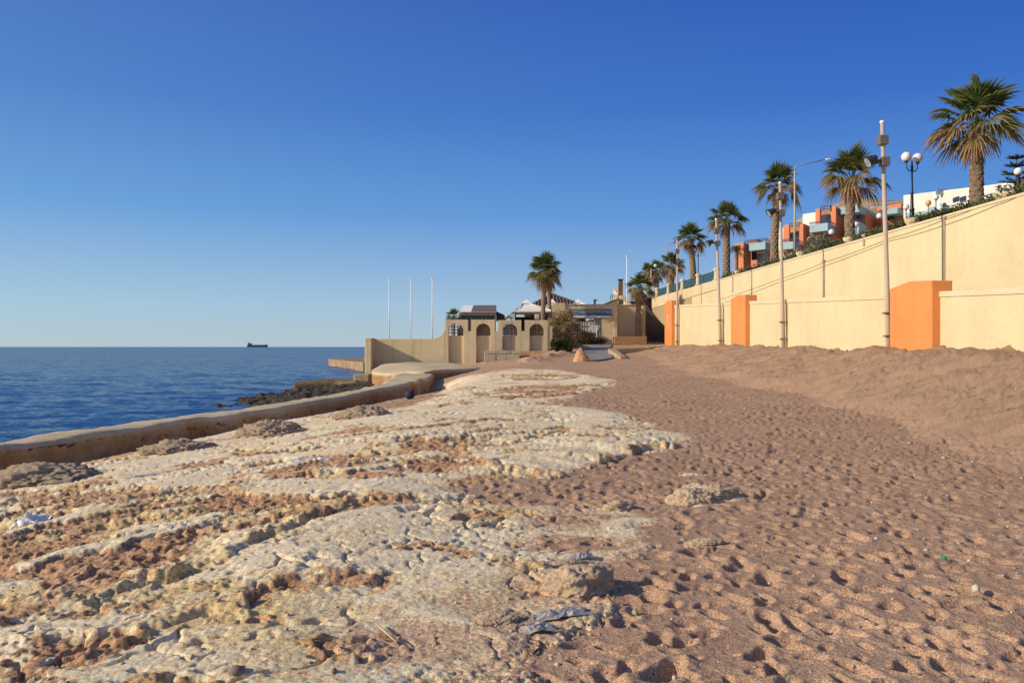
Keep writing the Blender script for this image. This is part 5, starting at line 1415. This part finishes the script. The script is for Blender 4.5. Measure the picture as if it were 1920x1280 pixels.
# balustrade: cream piers with green framed panels between
bl = thing('balustrade', (Xu(58), 58, WTOP), 'balustrade of cream piers and green meshed panels at the far end of the tall wall', 'balustrade')
PY = [53.2, 57.7, 62.2, 66.9, 71.3]
for yk in PY:
    xk = Xu(yk) + .2
    m = MB(); m.box(xk - .2, xk + .2, yk - .2, yk + .2, WTOP + .001, WTOP + .10); m.lathe([(.17, .101), (.155, .6), (.155, .66), (.2, .70), (.215, .78), (.2, .84), (.1, .89), (0, .90)], (xk, yk, WTOP), 14); m.build('pier', M['coping'], bl, bevel=0)
for a, b_ in zip(PY[:-1], PY[1:]):
    m = MB()
    for z in (.12, .68): m.tube([(Xu(a + .2) + .2, a + .2, WTOP + z), (Xu(b_ - .2) + .2, b_ - .2, WTOP + z)], .022, 6)
    for i in range(0, 41):
        yy = a + .25 + (b_ - a - .5) * i / 40; m.box(Xu(yy) + .192, Xu(yy) + .208, yy - .008, yy + .008, WTOP + .12, WTOP + .68)
    pnl = m.build('panel_frame', M['green_iron'], bl)
    m = MB(); m.box(-.006, .006, 0, 1, 0, 1)
    m.v = [((Xu(a + .2) + .2) + (Xu(b_ - .2) - Xu(a + .2)) * v[1] + v[0], a + .22 + (b_ - a - .44) * v[1], WTOP + .13 + .54 * v[2]) for v in m.v]
    m.build('mesh_fill', M['panel_glass'], pnl)
rl = thing('railing', (Xu(35) + .55, 35, WTOP), 'slim grey-green pipe railing running above the hedge on the tall wall', 'railing')
for z in (.42, .22):
    m = MB(); m.tube([(Xu(yy) + .62, yy, WTOP + z) for yy in np.arange(22.5, 53.0, 1.0)], .016, 6); m.build('rail', M['grey_rail'], rl, smooth=True)
for yy in np.arange(23, 52.5, 1.5):
    m = MB(); m.tube([(Xu(yy) + .62, yy, WTOP - .02), (Xu(yy) + .62, yy, WTOP + .42)], .016, 6); m.build('post', M['grey_rail'], rl)

# ================================================================== HOUSES ON THE SLOPE
HD = 120.0
UF = Vector((-.6, .8)); VS = Vector((.6, .8))      # along the sunny front / along the shaded side
def foot(x0, x1, x2, D):
    C = Vector(((x1 - 960) / F * D, D))
    def ln(px, u):
        r = (px - 960) / F; return (r * C.y - C.x) / (u.x - r * u.y)
    a = ln(x0, UF); b = ln(x2, VS)
    return C, C + UF * a, C + UF * a + VS * b, C + VS * b
def cbox(m, x0, x1, x2, yt, yb, D=HD, back=0, dn=None):
    C, A, B, E = foot(x0, x1, x2, D)
    zt = EYE + (650 - yt) * D / F; zb_ = EYE + (650 - yb) * D / F if dn is None else dn
    if back: C, A, B, E = [p_ + Vector((back * .0, back)) for p_ in (C, A, B, E)]
    m.prism([tuple(C), tuple(E), tuple(B), tuple(A)], zb_, zt)
def part(t, nm, mt, boxes, bevel=.0, D=HD):
    m = MB()
    for b_ in boxes: cbox(m, *b_[:5], D=b_[5] if len(b_) > 5 else D)
    return m.build(nm, mt, t, bevel=bevel)
def rail(t, x0, x1, x2, yt, yb, D=HD, npost=7, mt='navy'):
    C, A, B, E = foot(x0, x1, x2, D); z1 = EYE + (650 - yt) * D / F; z0_ = EYE + (650 - yb) * D / F
    m = MB()
    for P, Q in ((A, C), (C, E)):
        for z in (z1, z0_ + (z1 - z0_) * .5): m.tube([(P.x, P.y, z), (Q.x, Q.y, z)], .05, 5)
        for k in range(npost + 1):
            q_ = P.lerp(Q, k / npost); m.tube([(q_.x, q_.y, z0_), (q_.x, q_.y, z1)], .035, 5)
    m.build('railing', M[mt], t)
def house(px, label):
    x = (px - 960) / F * HD; return thing('house', (x, HD, hill_z(x, HD) - .5), label, 'house', 'terracotta houses on the slope')
h1 = house(1410, 'leftmost terracotta house with a pale blue balcony and small tiled roof')
part(h1, 'wall', M['terracotta'], [(1377, 1394, 1408, 455, 515), (1400, 1440, 1452, 462, 515, HD + 3)])
part(h1, 'balcony', M['bluegrey'], [(1404, 1435, 1449, 453, 467, HD - 2)])
part(h1, 'window', M['dark_glass'], [(1409, 1419, 1419.6, 468, 487, HD + 1.5)])
part(h1, 'window', M['pale_glass'], [(1420, 1440, 1440.5, 472.5, 489, HD + 1.0)])
rail(h1, 1396, 1435, 1449, 446.5, 453, HD - 1.5)
m = MB(); C, A, B, E = foot(1397, 1421, 1431, HD + 4); zt = EYE + (650 - 448) * HD / F; ap = (C + A + B + E) / 4
m.add([(*C, zt), (*E, zt), (*B, zt), (*A, zt), (ap.x + .4, ap.y, zt + .75)], [(0, 1, 4), (1, 2, 4), (2, 3, 4), (3, 0, 4), (3, 2, 1, 0)]); m.build('roof', M['tile'], h1)
m = MB(); cbox(m, 1402, 1420, 1428, 448.3, 456, HD + 4.5); m.build('roof_room', M['wood'], h1)
h2 = house(1490, 'lower terracotta house with a dark doorway between two pillars, behind the curved street lamp')
part(h2, 'wall', M['terracotta'], [(1469, 1479.5, 1482, 421, 475), (1497, 1506, 1520, 419, 475), (1478, 1499, 1500, 428, 434, HD + 1)])
part(h2, 'door', M['dark_glass'], [(1480, 1497, 1498, 434, 455, HD + 2.5)])
part(h2, 'balcony', M['bluegrey'], [(1466, 1487, 1510, 452.5, 466, HD - 3)])
rail(h2, 1481, 1498, 1506, 417, 427, HD + .5); rail(h2, 1466, 1487, 1510, 447, 452.5, HD - 2.8)
part(h2, 'white_side', M['white_plaster'], [(1458, 1468.8, 1470, 427, 470, HD + 3)])
h3 = house(1550, 'tallest terracotta house with a white block and railed roof terrace, left of the palm')
part(h3, 'white_block', M['white_plaster'], [(1505, 1529, 1531, 398, 440, HD + 4)])
part(h3, 'wall', M['terracotta'], [(1529, 1537, 1540, 391, 450), (1557, 1567, 1583, 387, 450), (1536, 1558, 1559, 397, 400.5, HD + 1), (1512, 1555, 1583, 431, 470, HD + 2)])
part(h3, 'door', M['dark_glass'], [(1539, 1557, 1558, 400.5, 418, HD + 2.5)])
part(h3, 'window', M['dark_glass'], [(1528, 1541, 1541.5, 436, 450, HD + .8)])
part(h3, 'balcony', M['bluegrey'], [(1518, 1552, 1585, 417.5, 432, HD - 3)])
rail(h3, 1538, 1557, 1559, 385, 396, HD + .5); rail(h3, 1518, 1552, 1585, 413, 417.5, HD - 2.8)
h4 = house(1620, 'terracotta house under a broad blue-grey roof slab, right of the palm')
part(h4, 'wall', M['terracotta'], [(1594, 1623, 1652, 397, 450, HD + 1)])
part(h4, 'roof', M['bluegrey'], [(1575, 1611, 1657, 383.5, 397, HD - 2)])
part(h4, 'window', M['dark_glass'], [(1606, 1613.5, 1614, 403.5, 413, HD + .4)])
part(h4, 'balcony', M['bluegrey'], [(1588, 1610.5, 1624, 416, 440, HD - 3)])
rail(h4, 1588, 1610.5, 1624, 411.5, 416, HD - 2.8)
h5 = house(1690, 'low terracotta house with a salmon roof pergola, left of the white building')
part(h5, 'wall', M['terracotta'], [(1652, 1690, 1712, 400, 440, HD + 1)])
part(h5, 'roof', M['bluegrey'], [(1648, 1682.5, 1712, 388.5, 399.5, HD - 2)])
part(h5, 'roof_room', M['terracotta'], [(1645, 1690, 1700, 381, 390, HD + 6)])
m = MB()
for f in range(7):
    a = W(1634 + f * 4, 390 - f * .5, HD - 1); b_ = W(1652 + f * 4.5, 383 - f * .6, HD + 5); m.tube([a, b_], .09, 5)
m.tube([W(1634, 390, HD - 1), W(1660, 386.5, HD - 1)], .1, 5); m.tube([W(1652, 382.6, HD + 5), W(1682, 379, HD + 5)], .1, 5); m.build('pergola', M['white_plaster'], h5)
part(h5, 'window', M['dark_glass'], [(1664, 1676, 1676.5, 405, 412, HD + .5)])
wb = thing('white_building', W(1800, 420, 105), 'long white building with a flat sloping roofline behind the largest palm', 'building')
m = MB()
a, b_, c, d = W(1694, 366, 118), W(1862, 346, 96), W(1960, 332, 86), W(1694, 430, 118)
vs = [(a.x, a.y, 9), (b_.x, b_.y, 9), (c.x, c.y, 9), (c.x + 10, c.y + 14, 9), (a.x + 12, a.y + 16, 9)]
m.prism([v[:2] for v in vs], 9, [a.z, b_.z, c.z, c.z, a.z]); m.build('wall', M['white_plaster'], wb, bevel=.03)
dirv = (b_ - a).normalized(); nrm = Vector((dirv.y, -dirv.x, 0)).normalized()
def onwall(px):
    r = (px - 960) / F; k_ = (r * a.y - a.x) / (dirv.x - r * dirv.y); return a + dirv * k_
for x0, x1, y0, y1 in ((1788, 1799, 371.5, 380), (1801, 1812, 370.5, 379)):
    P = onwall(x0); Q = onwall(x1); m = MB()
    z1_ = EYE + (650 - y0) * P.y / F; z0_ = EYE + (650 - y1) * P.y / F
    m.prism([tuple((P + nrm * .12).xy), tuple((Q + nrm * .12).xy), tuple((Q + nrm * .003).xy), tuple((P + nrm * .003).xy)], z0_, z1_)
    m.build('window', M['dark_glass'], wb)
P = onwall(1777); m = MB(); m.box(P.x - .8, P.x + .8, P.y + 1.0, P.y + 1.5, W(1777, 357, P.y).z - .3, W(1777, 354.5, P.y + 1).z); m.build('roof_vent', M['grey_rail'], wb)
h6 = thing('tiled_porch', W(1795, 384, 84), 'small porch with a red tiled hipped roof in front of the white building', 'porch')
m = MB(); cbox(m, 1763, 1768, 1782, 381, 392, 84); m.build('wall', M['bluegrey'], h6)
m = MB(); C, A, B, E = foot(1761, 1768, 1783, 84); zt = EYE + (650 - 382) * 84 / F; ap = (C + A + B + E) / 4
m.add([(*C, zt), (*E, zt), (*B, zt), (*A, zt), (ap.x, ap.y, zt + .55)], [(0, 1, 4), (1, 2, 4), (2, 3, 4), (3, 0, 4), (3, 2, 1, 0)]); m.build('roof', M['tile'], h6)
m = MB(); cbox(m, 1700, 1752, 1760, 393, 408, 86); cbox(m, 1742, 1752, 1762, 387, 393.2, 87)
tag(m.build('garden_wall', M['bluegrey'], bevel=.03), 'blue-grey garden wall below the white building, right of the nearest twin lamp', 'wall')
# garden globes on short stems
for px, py, D, mt, lb in ((1699, 388, 70, 'globe', 'white garden globe lamp touching the black lamp post, before the houses'),
                          (1740.5, 380.5, 66, 'globe_amber', 'amber garden globe lamp before the white building'),
                          (1755, 370, 68, 'globe', 'white garden globe lamp on a tall stem right of the amber one'),
                          (1649, 405, 72, 'globe', 'white garden globe lamp left of the nearest pole'),
                          (1605, 421, 76, 'globe', 'white garden globe lamp hard against the palm trunk before the houses'),
                          (1559, 435, 80, 'globe', 'white garden globe lamp left of that palm, above the hedge'),
                          (1519, 449, 84, 'globe', 'lowest white garden globe lamp, among the silvery plumes')):
    p = W(px, py, D); zb_ = hill_z(p.x, p.y) - .2
    t = thing('garden_lamp', (p.x, p.y, zb_), lb, 'garden lamp', 'globe lamps in the sloping garden')
    r = 5.4 / F * D
    m = MB(); m.tube([(p.x, p.y, zb_), (p.x, p.y, p.z - r * .9)], r * .16, 8); m.lathe([(r * .3, 0), (r * .45, r * .2)], (p.x, p.y, p.z - r * 1.1), 10); m.build('stem', M['rust'] if mt == 'globe_amber' else M['black_iron'], t)
    m = MB(); m.ball(p, r, 18, 12); m.build('globe', M[mt], t, smooth=True)

# ================================================================== CAMERA AND LIGHT
cam = bpy.data.cameras.new('camera'); cam.lens = 28; cam.sensor_width = 36; cam.shift_y = 10 / 1920
cam.clip_start = .1; cam.clip_end = 60000
co_ = bpy.data.objects.new('camera', cam); COL.objects.link(co_); co_.location = (0, 0, EYE); co_.rotation_euler = (math.pi / 2, 0, 0)
SC.camera = co_
SAZ, SEL = 253.0, 24.5
w = bpy.data.worlds.new('World'); SC.world = w; w.use_nodes = True
nt = w.node_tree; bg = nt.nodes['Background']
sk = nt.nodes.new('ShaderNodeTexSky'); sk.sky_type = 'NISHITA'; sk.sun_disc = False
sk.sun_elevation = R(SEL); sk.sun_rotation = R(SAZ); sk.air_density = 1.0; sk.dust_density = .35; sk.ozone_density = 2.2; sk.altitude = 0
gm = nt.nodes.new('ShaderNodeTexCoord'); sx = nt.nodes.new('ShaderNodeSeparateXYZ'); nt.links.new(gm.outputs['Generated'], sx.inputs[0])
# clear-day grading of the sky texture: deeper blue aloft, paler towards the sun's side and the horizon
cr_ = ramp(nt, math_(nt, 'MAXIMUM', sx.outputs[2], 0), [(0, (.40, .50, .61)), (.05, (.31, .475, .69)), (.16, (.09, .268, .68)), (.28, (.023, .135, .56)), (.42, (.004, .068, .46)), (1, (.012, .06, .30))])
dt = math_(nt, 'ADD', math_(nt, 'MULTIPLY', sx.outputs[0], math.sin(R(SAZ))), math_(nt, 'MULTIPLY', sx.outputs[1], math.cos(R(SAZ))))
mr = nt.nodes.new('ShaderNodeMapRange'); mr.inputs[1].default_value = -.85; mr.inputs[2].default_value = .35; nt.links.new(dt, mr.inputs[0])
cr_ = mix(nt, mr.outputs[0], cr_, (.062, .102, .05), 'ADD')
mg = nt.nodes.new('ShaderNodeMapRange'); mg.interpolation_type = 'SMOOTHSTEP'; mg.inputs[1].default_value = .40; mg.inputs[2].default_value = 1.0; nt.links.new(dt, mg.inputs[0])
cr_ = mix(nt, mg.outputs[0], cr_, (.75, .66, .50), 'ADD')
sc_ = mix(nt, 1.0, sk.outputs[0], (.11, .11, .11), 'MULTIPLY')
nt.links.new(mix(nt, .9, sc_, cr_), bg.inputs[0]); bg.inputs[1].default_value = 1.0
sl = bpy.data.lights.new('sun', 'SUN'); sl.energy = 4.4; sl.angle = R(.53); sl.color = (1, .88, .71)
so = bpy.data.objects.new('sun', sl); COL.objects.link(so)
sd = Vector((math.sin(R(SAZ)) * math.cos(R(SEL)), math.cos(R(SAZ)) * math.cos(R(SEL)), math.sin(R(SEL))))
so.rotation_euler = (-sd).to_track_quat('-Z', 'Y').to_euler(); so.location = sd * 60
SC.view_settings.view_transform = 'Standard'; SC.view_settings.look = 'None'; SC.view_settings.exposure = 0; SC.view_settings.gamma = 1
SC.cycles.max_bounces = 6; SC.cycles.transparent_max_bounces = 12
